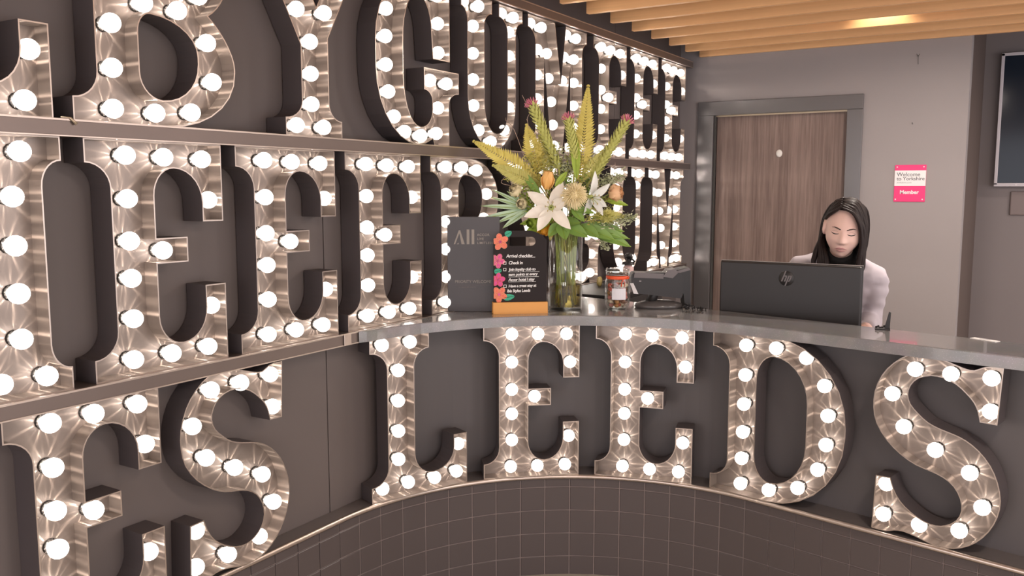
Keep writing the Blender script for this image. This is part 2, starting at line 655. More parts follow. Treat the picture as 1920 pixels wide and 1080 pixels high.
for r, (z0, z1) in enumerate(rows):
    h = z1 - z0
    key = round(h, 3)
    if key not in tile_me:
        mb = MB()
        g = 0.0018
        x0, x1 = -TW / 2 + g, TW / 2 - g
        e = 0.0018
        mb.add([(x0, 0.0015, g), (x1, 0.0015, g), (x1, 0.0015, h - g), (x0, 0.0015, h - g),
                (x0 + e, 0, g + e), (x1 - e, 0, g + e), (x1 - e, 0, h - g - e), (x0 + e, 0, h - g - e),
                (x0, 0.007, g), (x1, 0.007, g), (x1, 0.007, h - g), (x0, 0.007, h - g)],
               [(4, 5, 6, 7), (0, 1, 5, 4), (1, 2, 6, 5), (2, 3, 7, 6), (3, 0, 4, 7), (8, 9, 1, 0), (9, 10, 2, 1), (10, 11, 3, 2), (11, 8, 0, 3)])
        tile_me[key] = mb.mesh('tile', 'tile_glaze')
    k0 = int(math.ceil((S0 - 1.025) / TW))
    k = k0
    while 1.025 + (k + 1) * TW < S1 - 0.9 + 0.9 and 1.025 + (k + 1) * TW < 2.9:
        s = 1.025 + (k + 0.5) * TW
        p, d = path(s)
        o = link('tile', tile_me[key], desk)
        o.matrix_parent_inverse = DINV
        o.location = (p.x, p.y, z0)
        o.rotation_euler = (0, 0, math.atan2(d.y, d.x))
        k += 1

# worktop slab
front = []
for s in [0.08] + [AMAX * i / 34 for i in range(2, 35)] + [AMAX + 0.4, AMAX + 1.0, 3.3]:
    p, _ = path(s, -0.055)
    front.append((p.x, p.y))
back = [(1.35, 2.93), (-0.2, 3.268), (-1.2, 3.49), (-2.027, 3.62)]
loop = front + back
loop[0] = (-2.027, 2.285)


def slab(mb, loop, z0, z1, ch=0.003):
    """horizontal slab with a chamfered top edge; loop runs clockwise or anticlockwise"""
    area = sum(loop[i - 1][0] * loop[i][1] - loop[i][0] * loop[i - 1][1] for i in range(len(loop)))
    if area < 0:
        loop = list(reversed(loop))
    ins = offset_loop(loop, ch)
    n = len(loop)
    vs = [(x, y, z0) for x, y in loop] + [(x, y, z1 - ch) for x, y in loop] + [(x, y, z1) for x, y in ins]
    fs = []
    for i in range(n):
        j = (i + 1) % n
        fs.append((i, j, n + j, n + i))
        fs.append((n + i, n + j, 2 * n + j, 2 * n + i))
    tr_ = tessellate_polygon([[Vector((x, y, 0)) for x, y in ins]])
    for a, b_, c in tr_:
        pa, pb, pc = ins[a], ins[b_], ins[c]
        cr = (pb[0] - pa[0]) * (pc[1] - pa[1]) - (pb[1] - pa[1]) * (pc[0] - pa[0])
        q = (a, b_, c) if cr > 0 else (a, c, b_)
        fs.append(tuple(2 * n + i for i in q))
        fs.append(tuple(i for i in reversed(q)))
    mb.add(vs, fs)


mb = MB(); slab(mb, loop, 1.06, 1.10)
tag(mb.build('worktop', 'worktop_stone'), 'curved grey stone worktop along the reception desk', 'worktop')

# lower staff desk behind the worktop
sd = thing('staff_desk', 'low staff desk hidden behind the stone worktop under the monitor', 'desk', (-0.7, 3.8, 0))
mb = MB(); mb.bbox(-0.35, 1.3, -0.34, 0.19, 0.925, 0.955, 0.003)
mb.build('desk_top', 'desk_panel_grey', sd)
for x in (-0.33, 1.24):
    mb = MB(); mb.box(x, x + 0.03, -0.18, 0.08, 0.0, 0.925)
    mb.build('side_panel', 'desk_panel_grey', sd)
# ================================================================== MARQUEE LETTERS
H = 0.627
_br = lambda x0, x1, lo=True: None
SER_TL = lambda xs: [(0, H), (0, 0.566)] + qe((0, 0.566), (xs, 0.5), (xs, 0.566))
SER_BL = lambda xs: qe((xs, 0.127), (0, 0.06), (xs, 0.06)) + [(0, 0)]

G = {}
# ---- E
G['E'] = ([[(0.425, 0), (0.425, 0.224), (0.353, 0.224)] + qe((0.353, 0.16), (0.27, 0.07), (0.353, 0.07)) + qe((0.27, 0.07), (0.197, 0.15), (0.197, 0.07))
           + [(0.197, 0.296), (0.298, 0.296), (0.298, 0.366), (0.197, 0.366)] + qe((0.197, 0.48), (0.262, 0.556), (0.197, 0.556)) + qe((0.262, 0.556), (0.353, 0.46), (0.353, 0.556))
           + [(0.353, 0.407), (0.425, 0.407), (0.425, H)] + SER_TL(0.068) + SER_BL(0.068)],
          [(.127, .588), (.243, .586), (.370, .584), (.387, .468), (.127, .474), (.127, .362), (.228, .331), (.127, .262), (.127, .153), (.383, .160), (.122, .042), (.242, .040), (.367, .040)], 0.425)
# ---- L
G['L'] = ([[(0.42, 0), (0.42, 0.205), (0.358, 0.205)] + qe((0.358, 0.155), (0.265, 0.075), (0.358, 0.075)) + qe((0.265, 0.075), (0.185, 0.16), (0.185, 0.075))
           + qe((0.185, 0.50), (0.25, 0.565), (0.185, 0.565)) + [(0.25, H)] + SER_TL(0.07) + SER_BL(0.07)],
          [(.060, .592), (.178, .592), (.126, .489), (.124, .373), (.123, .256), (.122, .146), (.052, .045), (.162, .048), (.279, .042), (.380, .047), (.389, .158)], 0.42)
# ---- D
G['D'] = ([[(0.24, 0)] + qe((0.24, 0), (0.525, 0.30), (0.525, 0)) + qe((0.525, 0.33), (0.24, H), (0.525, H)) + SER_TL(0.072) + SER_BL(0.072),
           qe((0.185, 0.46), (0.25, 0.553), (0.185, 0.553)) + qe((0.25, 0.553), (0.382, 0.39), (0.382, 0.553)) + qe((0.382, 0.24), (0.25, 0.075), (0.382, 0.075)) + qe((0.25, 0.075), (0.185, 0.17), (0.185, 0.075))],
          [(.130, .580), (.250, .583), (.366, .562), (.437, .470), (.454, .364), (.451, .257), (.424, .160), (.352, .075), (.240, .041), (.124, .040), (.130, .466), (.128, .353), (.127, .244), (.125, .140)], 0.525)
# ---- S, from a traced outline smoothed between its six hard corners
_S = [(0.099, 0.607), (0.155, 0.612), (0.21, 0.605), (0.25, 0.594), (0.28, 0.586), (0.303, 0.585), (0.328, 0.597), (0.349, 0.602), (0.387, 0.602), (0.379, 0.426), (0.328, 0.427), (0.321, 0.456), (0.308, 0.483), (0.284, 0.508), (0.253, 0.532), (0.214, 0.547), (0.174, 0.549), (0.135, 0.535), (0.112, 0.509), (0.105, 0.478), (0.115, 0.449), (0.141, 0.423), (0.174, 0.399), (0.214, 0.385), (0.254, 0.376), (0.292, 0.363), (0.331, 0.338), (0.367, 0.299), (0.391, 0.251), (0.403, 0.196), (0.397, 0.144), (0.375, 0.092), (0.34, 0.048), (0.296, 0.018), (0.25, 0.005), (0.202, 0.006), (0.153, 0.017), (0.112, 0.023), (0.082, 0.019), (0.053, 0.009), (0.005, 0.009), (0.012, 0.192), (0.061, 0.194), (0.075, 0.157), (0.098, 0.123), (0.133, 0.096), (0.175, 0.076), (0.215, 0.071), (0.246, 0.08), (0.276, 0.103), (0.29, 0.137), (0.284, 0.174), (0.263, 0.208), (0.23, 0.23), (0.19, 0.242), (0.141, 0.253), (0.091, 0.277), (0.042, 0.316), (0.005, 0.367), (-0.008, 0.418), (-0.006, 0.472), (0.015, 0.529), (0.051, 0.574)]
_S = [(x + 0.008, max(0.0, (z - 0.005) * 1.033)) for x, z in _S]
_So = smooth_open(_S[42:] + _S[:9], 2)[:-1] + [_S[8], _S[9]] + smooth_open(_S[10:41], 2)[:-1] + [_S[40], _S[41]]
_So = list(reversed(dedupe(_So)))
G['S'] = ([_So], [(.126, .574), (.238, .574), (.358, .578), (.362, .472), (.056, .480), (.099, .374), (.203, .315), (.312, .262), (.355, .158), (.291, .064), (.166, .050), (.046, .056), (.051, .165)], 0.412)
# ---- B
G['B'] = ([[(0.27, 0)] + qe((0.27, 0), (0.510, 0.17), (0.510, 0)) + qe((0.510, 0.18), (0.420, 0.318), (0.510, 0.25)) + qe((0.420, 0.318), (0.495, 0.44), (0.495, 0.36)) + qe((0.495, 0.46), (0.27, H), (0.495, H)) + SER_TL(0.068) + SER_BL(0.068),
           qe((0.192, 0.24), (0.23, 0.293), (0.192, 0.293)) + qe((0.23, 0.293), (0.378, 0.20), (0.378, 0.293)) + qe((0.378, 0.18), (0.26, 0.07), (0.378, 0.07)) + qe((0.26, 0.07), (0.192, 0.14), (0.192, 0.07)),
           qe((0.192, 0.50), (0.24, 0.556), (0.192, 0.556)) + qe((0.24, 0.556), (0.366, 0.47), (0.366, 0.556)) + qe((0.366, 0.45), (0.26, 0.352), (0.366, 0.352)) + qe((0.26, 0.352), (0.192, 0.40), (0.192, 0.352))],
          [(.125, .588), (.125, .478), (.125, .368), (.125, .255), (.123, .142), (.120, .038), (.242, .588), (.350, .578), (.425, .478), (.402, .372), (.222, .322), (.330, .320), (.425, .246), (.440, .138), (.362, .046), (.245, .036)], 0.51)
# ---- Y
G['Y'] = ([[(0.12, 0), (0.378, 0), (0.378, 0.058)] + qe((0.378, 0.058), (0.318, 0.115), (0.318, 0.058)) + [(0.318, 0.325), (0.455, 0.566), (0.50, 0.566), (0.50, H), (0.312, H), (0.312, 0.566), (0.352, 0.566), (0.267, 0.418), (0.186, 0.566), (0.236, 0.566), (0.236, H),
                                                                                             (0, H), (0, 0.566), (0.036, 0.566), (0.193, 0.29)] + qe((0.193, 0.115), (0.12, 0.058), (0.193, 0.058))],
          [(.182, .036), (.305, .036), (.252, .108), (.252, .206), (.252, .308), (.195, .402), (.320, .410), (.140, .500), (.376, .505), (.066, .594), (.170, .594), (.360, .594), (.450, .594)], 0.50)
# ---- G
G['G'] = ([[(0.24, 0), (0.29, 0.007), (0.337, 0.026), (0.347, 0), (0.447, 0)] + qe((0.447, 0.165), (0.515, 0.212), (0.447, 0.212)) + [(0.515, 0.295), (0.284, 0.295)] + qe((0.284, 0.212), (0.336, 0.17), (0.336, 0.212))
           + qe((0.336, 0.14), (0.26, 0.068), (0.336, 0.068)) + qe((0.26, 0.068), (0.158, 0.25), (0.158, 0.068)) + qe((0.158, 0.38), (0.25, 0.56), (0.158, 0.56)) + qe((0.25, 0.56), (0.333, 0.43), (0.333, 0.56))
           + [(0.342, 0.333), (0.454, 0.333), (0.454, H), (0.362, H), (0.342, 0.604), (0.29, 0.621)] + qe((0.24, H), (0, 0.36), (0, H)) + qe((0, 0.27), (0.24, 0), (0, 0))],
          [(.082, .480), (.076, .382), (.076, .281), (.088, .186), (.118, .098), (.180, .046), (.280, .036), (.380, .050), (.392, .150), (.452, .250), (.340, .252), (.397, .364), (.396, .476), (.394, .582), (.275, .592), (.155, .556)], 0.515)
# ---- U
G['U'] = ([[(0, H)] + [(0, 0.57)] + qe((0, 0.57), (0.045, 0.515), (0.045, 0.57)) + qe((0.045, 0.21), (0.245, 0), (0.045, 0)) + qe((0.245, 0), (0.428, 0.21), (0.428, 0)) + qe((0.428, 0.515), (0.487, 0.57), (0.428, 0.57))
           + [(0.487, H), (0.287, H)] + qe((0.287, 0.57), (0.357, 0.51), (0.357, 0.57)) + qe((0.357, 0.17), (0.268, 0.07), (0.357, 0.07)) + qe((0.268, 0.07), (0.172, 0.20), (0.172, 0.07)) + qe((0.172, 0.51), (0.232, 0.57), (0.172, 0.57)) + [(0.232, H)]],
          [(.035, .592), (.150, .592), (.108, .505), (.108, .394), (.108, .287), (.110, .180), (.148, .080), (.245, .036), (.352, .092), (.392, .522), (.392, .419), (.392, .305), (.390, .196), (.330, .592), (.432, .592)], 0.487)
# ---- M
G['M'] = ([[(0, 0), (0.2, 0), (0.2, 0.058)] + qe((0.2, 0.058), (0.153, 0.12), (0.153, 0.058)) + [(0.153, 0.45), (0.228, 0), (0.338, 0), (0.42, 0.44)] + qe((0.42, 0.12), (0.364, 0.058), (0.42, 0.058)) + [(0.364, 0), (0.6, 0)]
           + qe((0.6, 0.058), (0.55, 0.12), (0.55, 0.058)) + qe((0.55, 0.505), (0.6, 0.568), (0.55, 0.568)) + [(0.6, H), (0.37, H), (0.322, 0.345), (0.257, H), (0, H)] + qe((0, 0.568), (0.07, 0.505), (0.07, 0.568)) + qe((0.07, 0.12), (0, 0.058), (0.07, 0.058))],
          [(.045, .590), (.152, .588), (.112, .482), (.112, .365), (.112, .255), (.112, .140), (.048, .042), (.148, .042), (.205, .475), (.222, .360), (.250, .252), (.268, .142), (.284, .042), (.400, .590), (.510, .588), (.378, .480), (.362, .364), (.486, .482), (.486, .366), (.486, .252), (.486, .142), (.432, .042), (.542, .042)], 0.60)

DEPTH = 0.085     # letter depth
RECESS = 0.052    # face plate set back from the front edge
WALL = 0.0035


BZ = 0.036        # bulb centre above the face plate


def shared_bulb():
    mb = MB()
    prof = [(0.0130, -0.0315), (0.0165, -0.024)]
    R_ = 0.0252
    for i in range(1, 11):
        a = -PI / 2 + 0.70 + (PI - 0.70) * i / 10
        prof.append((max(0.0004, R_ * math.cos(a)), R_ * math.sin(a)))
    mb.lathe(prof, 18)
    bulb = mb.mesh('bulb', 'bulb_glass')
    mb = MB()
    mb.lathe([(0.0200, -BZ), (0.0195, -0.0335), (0.0175, -0.0315), (0.0140, -0.0315), (0.0135, -0.035)], 20, mi=0, smooth=False)
    for i in range(12):                               # ribbed collar
        a = 2 * PI * i / 12
        mb.box(0.0172, 0.0202, -0.0012, 0.0012, -0.0345, -0.0300) if i == 0 else None
        c, s_ = math.cos(a), math.sin(a)
        q = [(x * c - y * s_, x * s_ + y * c, z) for x, y, z in ((0.0165, -0.0013, -0.0345), (0.0203, -0.0013, -0.0345), (0.0203, 0.0013, -0.0345), (0.0165, 0.0013, -0.0345),
                                                                (0.0165, -0.0013, -0.0295), (0.0190, -0.0013, -0.0295), (0.0190, 0.0013, -0.0295), (0.0165, 0.0013, -0.0295))]
        mb.add(q, [(4, 5, 6, 7), (0, 1, 5, 4), (1, 2, 6, 5), (2, 3, 7, 6), (3, 0, 4, 7)])
    sock = mb.mesh('socket', 'socket_black')
    return bulb, sock


BULB_ME, SOCK_ME = shared_bulb()


def bulb_lamp():
    d = bpy.data.lights.new('bulb_filament', 'POINT')
    d.energy = BULB_WATT
    d.color = (1.0, 0.86, 0.74)
    d.shadow_soft_size = 0.0
    d.use_nodes = True
    t_ = d.node_tree
    N_, L_ = t_.nodes, t_.links
    e = N_['Emission']

    def op(kind, a, b_=None):
        n_ = N_.new('ShaderNodeMath')
        n_.operation = kind
        for i, q in enumerate((a, b_)):
            if q is None:
                continue
            if isinstance(q, (int, float)):
                n_.inputs[i].default_value = q
            else:
                L_.new(q, n_.inputs[i])
        return n_.outputs[0]
    # the ribbed lamp holder and moulded glass throw narrow rays: output varies round the bulb's axis
    tc_ = N_.new('ShaderNodeTexCoord')
    sp = N_.new('ShaderNodeSeparateXYZ')
    L_.new(tc_.outputs['Normal'], sp.inputs[0])
    ang = op('ARCTAN2', sp.outputs['Y'], sp.outputs['X'])
    w = op('MULTIPLY', op('SINE', op('MULTIPLY', ang, 13.0)), 0.60)
    w = op('ADD', w, op('MULTIPLY', op('SINE', op('ADD', op('MULTIPLY', ang, 8.0), 1.9)), 0.45))
    w = op('ADD', w, op('MULTIPLY', op('SINE', op('ADD', op('MULTIPLY', ang, 21.0), 2.2)), 0.45))
    w = op('POWER', op('MAXIMUM', op('ADD', w, 0.10), 0.0), 1.8)
    w = op('ADD', op('MULTIPLY', w, 2.8), 0.06)
    L_.new(w, e.inputs['Strength'])
    return d


FILAMENT = bulb_lamp()
_cache = {}


def letter_meshes(ch, xs):
    key = (ch, round(xs, 3))
    if key in _cache:
        return _cache[key]
    cons, bulbs, w = G[ch]
    cons = [dedupe([(x * xs, z) for x, z in c]) for c in cons]
    fixed = []
    for i, c in enumerate(cons):
        a = sum(c[k - 1][0] * c[k][1] - c[k][0] * c[k - 1][1] for k in range(len(c)))
        if (a > 0) != (i == 0):
            c = list(reversed(c))
        fixed.append(c)                                # outer anticlockwise, holes clockwise: metal lies to the left
    face = MB()
    face.prism([offset_loop(c, WALL * 0.5) for c in fixed], RECESS, RECESS + 0.002)
    fme = face.mesh('face_plate', 'letter_metal')
    rim = MB()
    for c in fixed:
        n = len(c)
        ins = offset_loop(c, WALL)
        vs = [(x, 0.0, z) for x, z in c] + [(x, DEPTH, z) for x, z in c] + [(x, 0.0, z) for x, z in ins] + [(x, RECESS + 0.001, z) for x, z in ins]
        o = rim.add(vs, [])
        for i in range(n):
            j = (i + 1) % n
            for quad, mi in (((i, j, n + j, n + i), 0), ((j, i, 2 * n + i, 2 * n + j), 2), ((2 * n + j, 2 * n + i, 3 * n + i, 3 * n + j), 1)):
                rim.f.append(tuple(q + o for q in reversed(quad)))
                rim.mi.append(mi)
                rim.sm.append(False)
    rme = rim.mesh('rim', ['letter_side', 'letter_metal', 'letter_edge'])
    _cache[key] = (fme, rme, [(x * xs, z) for x, z in bulbs])
    return _cache[key]


N_BULBS = 0


def letter(ch, p, d, z, label, group, width=None):
    """p: lower left corner of the front edge, d: reading direction"""
    global N_BULBS
    xs = 1.0 if width is None else width / G[ch][2]
    fme, rme, bulbs = letter_meshes(ch, xs)
    t_ = thing('marquee_letter', label, 'sign letter', (p[0], p[1], z), math.atan2(d[1], d[0]), group)
    link('face_plate', fme, t_)
    link('rim', rme, t_)
    for x, zz in bulbs:
        b_ = link('bulb', BULB_ME, t_, (x, RECESS - BZ, zz), (PI / 2, 0, 0))
        s_ = link('socket', SOCK_ME, b_)
        link('bulb_filament', FILAMENT, b_, (0, 0, -0.018), (0, 0, random.uniform(0, 6.28)))
        N_BULBS += 1
    return t_


FX = -2.05
row1 = [('E', 0.808, 'lone lit letter E cut off by the left edge, top row beside the B'), ('B', 1.284, 'lit bulb letter B in the top row'), ('Y', 1.870, 'lit bulb letter Y in the top row between B and G'),
        ('G', 2.428, 'lit bulb letter G in the top row above the flowers\' left'), ('U', 2.963, 'lit bulb letter U in the top row right after the G'), ('M', 3.498, 'lit bulb letter M in the top row behind the flower spikes'),
        ('E', 4.177, 'lit letter E right after the M in the top row'), ('E', 4.651, 'lit letter E in the middle of the three at the top row\'s right end'), ('E', 5.128, 'last lit letter E of the top row, next to the door wall')]
for ch, y, lab in row1:
    letter(ch, (FX, y), (0, 1), 1.768, lab, 'top row of bulb letters')
row2 = [('M', 0.645, 'lit bulb letter M cut off by the left edge in the middle row'), ('E', 1.305, 'first and largest lit letter E of the middle row'), ('E', 1.782, 'second lit letter E of the middle row'),
        ('E', 2.257, 'third lit letter E of the middle row, next to the half hidden B'), ('B', 2.745, 'lit letter B of the middle row partly behind the grey sign'), ('Y', 3.290, 'lit letter Y of the middle row hidden behind the bouquet'),
        ('G', 3.812, 'lit letter G of the middle row behind the vase'), ('U', 4.405, 'lit letter U of the middle row right of the bouquet'), ('M', 4.950, 'lit letter M at the right end of the middle row')]
for ch, y, lab in row2:
    letter(ch, (FX, y), (0, 1), 1.10, lab, 'middle row of bulb letters')
row3 = [('E', 1.063, 'lit letter E at the lower left below the rail'), ('S', 1.552, 'lit letter S on the flat wall at the lower left')]
for ch, y, lab in row3:
    letter(ch, (FX - 0.004, y), (0, 1), 0.4335, lab, 'bottom row of bulb letters')


def on_desk(ch, s_px, w, lab, off=-0.004):
    a, _ = path(s_px, off)
    lo, hi = s_px, s_px + 1.0
    for _i in range(40):
        mid = (lo + hi) / 2
        e, _ = path(mid, off)
        if (e - a).length < w:
            lo = mid
        else:
            hi = mid
    e, _ = path(lo, off)
    d = (e - a).normalized()
    letter(ch, (a.x, a.y), (d.x, d.y), 0.4335, lab, 'bottom row of bulb letters', w)


def s_of(x, y):
    return min((i * 0.001 for i in range(0, 3300)), key=lambda s: (path(s)[0] - Vector((x, y))).length)


on_desk('L', s_of(-2.065, 2.376), 0.425, 'lit letter L where the desk begins to curve')
on_desk('E', s_of(-1.864, 2.831), 0.392, 'lit letter E right after the L on the curved desk')
on_desk('E', s_of(-1.503, 3.112), 0.392, 'lit letter E between another E and the D on the desk')
on_desk('D', s_of(-1.050, 3.214), 0.520, 'lit letter D on the desk front below the monitor')
on_desk('S', s_of(-0.449, 3.104), 0.405, 'lit letter S at the right end of the desk front')
# ================================================================== THINGS ON AND BEHIND THE DESK
TOP = 1.10
for nm, c, r_ in (('sign_charcoal', (0.075, 0.066, 0.068), 0.38), ('sign_print', (0.33, 0.29, 0.25), 0.5), ('sign_print_dim', (0.17, 0.15, 0.14), 0.5),
                  ('chalkboard', (0.030, 0.024, 0.024), 0.6), ('chalk_white', (0.86, 0.84, 0.82), 0.8), ('base_wood', (0.72, 0.33, 0.075), 0.45),
                  ('chalk_coral', (0.85, 0.20, 0.13), 0.8), ('chalk_pink', (0.74, 0.09, 0.33), 0.8), ('chalk_green', (0.06, 0.40, 0.25), 0.8), ('chalk_plum', (0.45, 0.05, 0.20), 0.8), ('chalk_peach', (0.95, 0.48, 0.30), 0.8),
                  ('device_black', (0.020, 0.018, 0.018), 0.42), ('device_dark', (0.024, 0.021, 0.021), 0.42), ('device_grey', (0.15, 0.13, 0.13), 0.4), ('device_silver', (0.30, 0.27, 0.26), 0.28),
                  ('stand_gloss', (0.11, 0.10, 0.098), 0.18), ('paper_white', (0.80, 0.77, 0.76), 0.6), ('plaque_pink', (0.86, 0.045, 0.20), 0.35), ('plaque_white', (0.83, 0.80, 0.81), 0.35), ('plaque_ink', (0.08, 0.07, 0.09), 0.5), ('ink_grey', (0.42, 0.40, 0.42), 0.5),
                  ('jar_orange', (0.85, 0.10, 0.03), 0.35), ('jar_label', (0.74, 0.72, 0.75), 0.5), ('sweet_caramel', (0.45, 0.22, 0.08), 0.35), ('sweet_red', (0.62, 0.10, 0.06), 0.3), ('sweet_cream', (0.72, 0.60, 0.45), 0.35), ('sweet_brown', (0.20, 0.085, 0.045), 0.35), ('sweet_pink', (0.66, 0.27, 0.25), 0.35),
                  ('soap_pink', (0.72, 0.50, 0.48), 0.25), ('wire_steel', (0.6, 0.57, 0.54), 0.25), ('gold_disc', (0.42, 0.33, 0.12), 0.35)):
    mat(nm, c, r_)
MATS['chalkboard'].node_tree.nodes['Principled BSDF'].inputs['Specular IOR Level'].default_value = 0.15
MATS['wire_steel'].node_tree.nodes['Principled BSDF'].inputs['Metallic'].default_value = 0.9


def clear_glass(name, tint, gloss_tint=(1, 1, 1), strength=1.0, ior=1.45):
    """thin clear wall: tinted see-through plus mirror reflection growing towards grazing angles"""
    m_ = bpy.data.materials.new(name)
    m_.use_nodes = True
    MATS[name] = m_
    N_, L_ = m_.node_tree.nodes, m_.node_tree.links
    N_.clear()
    tr__ = N_.new('ShaderNodeBsdfTransparent'); tr__.inputs[0].default_value = (*tint, 1)
    gl = N_.new('ShaderNodeBsdfGlossy'); gl.inputs['Roughness'].default_value = 0.03
    gl.inputs['Color'].default_value = (*gloss_tint, 1)
    fr = N_.new('ShaderNodeLayerWeight'); fr.inputs['Blend'].default_value = 0.5
    pw = N_.new('ShaderNodeMath'); pw.operation = 'POWER'; pw.inputs[1].default_value = 3.2
    af = N_.new('ShaderNodeMath'); af.operation = 'MULTIPLY_ADD'; af.inputs[1].default_value = 0.62; af.inputs[2].default_value = 0.035
    L_.new(fr.outputs['Facing'], pw.inputs[0]); L_.new(pw.outputs[0], af.inputs[0])
    mx_ = N_.new('ShaderNodeMixShader'); ou = N_.new('ShaderNodeOutputMaterial')
    ml = N_.new('ShaderNodeMath'); ml.operation = 'MULTIPLY'; ml.inputs[1].default_value = strength; ml.use_clamp = True
    L_.new(af.outputs[0], ml.inputs[0]); L_.new(ml.outputs[0], mx_.inputs[0])
    L_.new(tr__.outputs[0], mx_.inputs[1]); L_.new(gl.outputs[0], mx_.inputs[2]); L_.new(mx_.outputs[0], ou.inputs['Surface'])


clear_glass('vase_glass', (0.97, 0.975, 0.965), strength=1.3)
clear_glass('jar_glass', (0.96, 0.96, 0.94), strength=1.3)
clear_glass('vase_water', (0.74, 0.64, 0.30), strength=0.6, ior=1.33)

# ------------------------------------------------------------------ grey priority sign
dv = Vector((0.854, 0.52))
a_ = math.atan2(dv.y, dv.x)
sg = thing('counter_sign', 'tall charcoal priority welcome sign standing on the worktop left of the chalkboard', 'sign', (-2.052, 2.857, TOP), a_)
mb = MB(); mb.bbox(0, 0.213, 0, 0.008, 0.0, 0.388, 0.0015)
mb.build('sign_board', 'sign_charcoal', sg)
mb = MB(); mb.bbox(0.01, 0.203, 0.008, 0.062, 0.0, 0.006, 0.001); mb.box(0.06, 0.15, 0.008, 0.012, 0.0, 0.10)
mb.build('sign_foot', 'sign_charcoal', sg)
for x0, slant in ((0.030, 1),):                       # the big stencil A and two bars
    mb = MB()
    mb.prism([[(0.026, 0.276), (0.032, 0.276), (0.054, 0.333), (0.047, 0.333)]], -0.0012, -0.0002)
    mb.prism([[(0.058, 0.276), (0.071, 0.276), (0.053, 0.333), (0.049, 0.323)]], -0.0012, -0.0002)
    mb.prism([[(0.0385, 0.276), (0.047, 0.276), (0.0455, 0.283)]], -0.0012, -0.0002)
    mb.prism([[(0.079, 0.276), (0.090, 0.276), (0.090, 0.336), (0.079, 0.336)]], -0.0012, -0.0002)
    mb.prism([[(0.099, 0.276), (0.110, 0.276), (0.110, 0.336), (0.099, 0.336)]], -0.0012, -0.0002)
    mb.build('emblem_lettering', 'sign_print', sg)
for i, w_ in enumerate(('ACCOR', 'LIVE', 'LIMITLESS')):
    link('lettering', text_mesh(w_, 0.0135, 'sign_print', 0.0004, bold=0.0003, space=1.12), sg, (0.121, -0.0006, 0.310 - i * 0.0165))
link('lettering', text_mesh('PRIORITY WELCOME', 0.0165, 'sign_print', 0.0004, space=0.96), sg, (0.030, -0.0006, 0.118))
mb = MB(); mb.box(0.032, 0.180, -0.0009, -0.0001, 0.1095, 0.1103)
mb.build('print_rule', 'sign_print_dim', sg)
link('lettering', text_mesh('VIP RESERVED GUESTS', 0.0072, 'sign_print_dim', 0.0003), sg, (0.044, -0.0006, 0.098))

# ------------------------------------------------------------------ chalkboard with checklist
cb = thing('chalkboard_sign', 'black chalkboard checklist with painted flowers in an orange wooden foot', 'chalkboard', (-1.850, 2.887, TOP), math.atan2(0.632, 0.775))
CW = 0.222
mb = MB()
sec = [(0.0, 0.0), (0.052, 0.0), (0.046, 0.046), (0.006, 0.046)]
mb.add([(0, y, z) for y, z in sec] + [(CW, y, z) for y, z in sec], [(0, 3, 2, 1), (4, 5, 6, 7), (0, 4, 7, 3), (3, 7, 6, 2), (2, 6, 5, 1), (1, 5, 4, 0)])
mb.build('wooden_foot', 'base_wood', cb)
outer = [(0.004, 0.04), (CW - 0.002, 0.04), (CW - 0.002, 0.295)] + qe((CW - 0.002, 0.295), (0.15, 0.333), (0.19, 0.333), 6) + [(0.075, 0.333)] + qe((0.075, 0.333), (0.004, 0.295), (0.03, 0.333), 6)
slot = [(0.075, 0.272), (0.158, 0.272)] + qe((0.158, 0.272), (0.175, 0.290), (0.175, 0.272), 4) + qe((0.175, 0.290), (0.158, 0.308), (0.175, 0.308), 4) + [(0.075, 0.308)] + qe((0.075, 0.308), (0.058, 0.290), (0.058, 0.308), 4) + qe((0.058, 0.290), (0.075, 0.272), (0.058, 0.272), 4)
mb = MB(); mb.prism([dedupe(outer), list(reversed(dedupe(slot)))], 0.022, 0.028)
mb.build('board', 'chalkboard', cb)
FYB = 0.0216
for txt, x, z, sz, box in (('Arrival checklist....', 0.055, 0.226, 0.0185, 0), ('Check in', 0.064, 0.1985, 0.0180, 1), ('Join loyalty club to', 0.066, 0.1725, 0.0165, 1), ('earn points at every', 0.064, 0.1520, 0.0165, 0),
                           ('Accor hotel I stay', 0.064, 0.1310, 0.0165, 0), ('Have a great stay at', 0.064, 0.1050, 0.0160, 1), ('Ibis Styles Leeds', 0.058, 0.0855, 0.0165, 0)):
    link('lettering', text_mesh(txt, sz, 'chalk_white', 0.0003, shear=0.15, bold=0.00035, space=0.90), cb, (x, FYB, z), (0, random.uniform(-0.02, 0.01), 0))
    if box:
        b0 = 0.043 if txt != 'Have a great stay at' else 0.044
        mb = MB()
        for (x0, x1, z0, z1) in ((0, 0.0125, 0, 0.002), (0, 0.0125, 0.0105, 0.0125), (0, 0.002, 0, 0.0125), (0.0105, 0.0125, 0, 0.0125)):
            mb.box(b0 + x0, b0 + x1, FYB - 0.0003, FYB + 0.0003, z - 0.001 + z0, z - 0.001 + z1)
        mb.build('tick_box', 'chalk_white', cb)
for z, x1 in ((0.1675, 0.190), (0.147, 0.188), (0.1265, 0.176)):
    mb = MB(); mb.box(0.064, x1, FYB - 0.0003, FYB + 0.0003, z, z + 0.0012)
    mb.build('underline', 'chalk_white', cb)


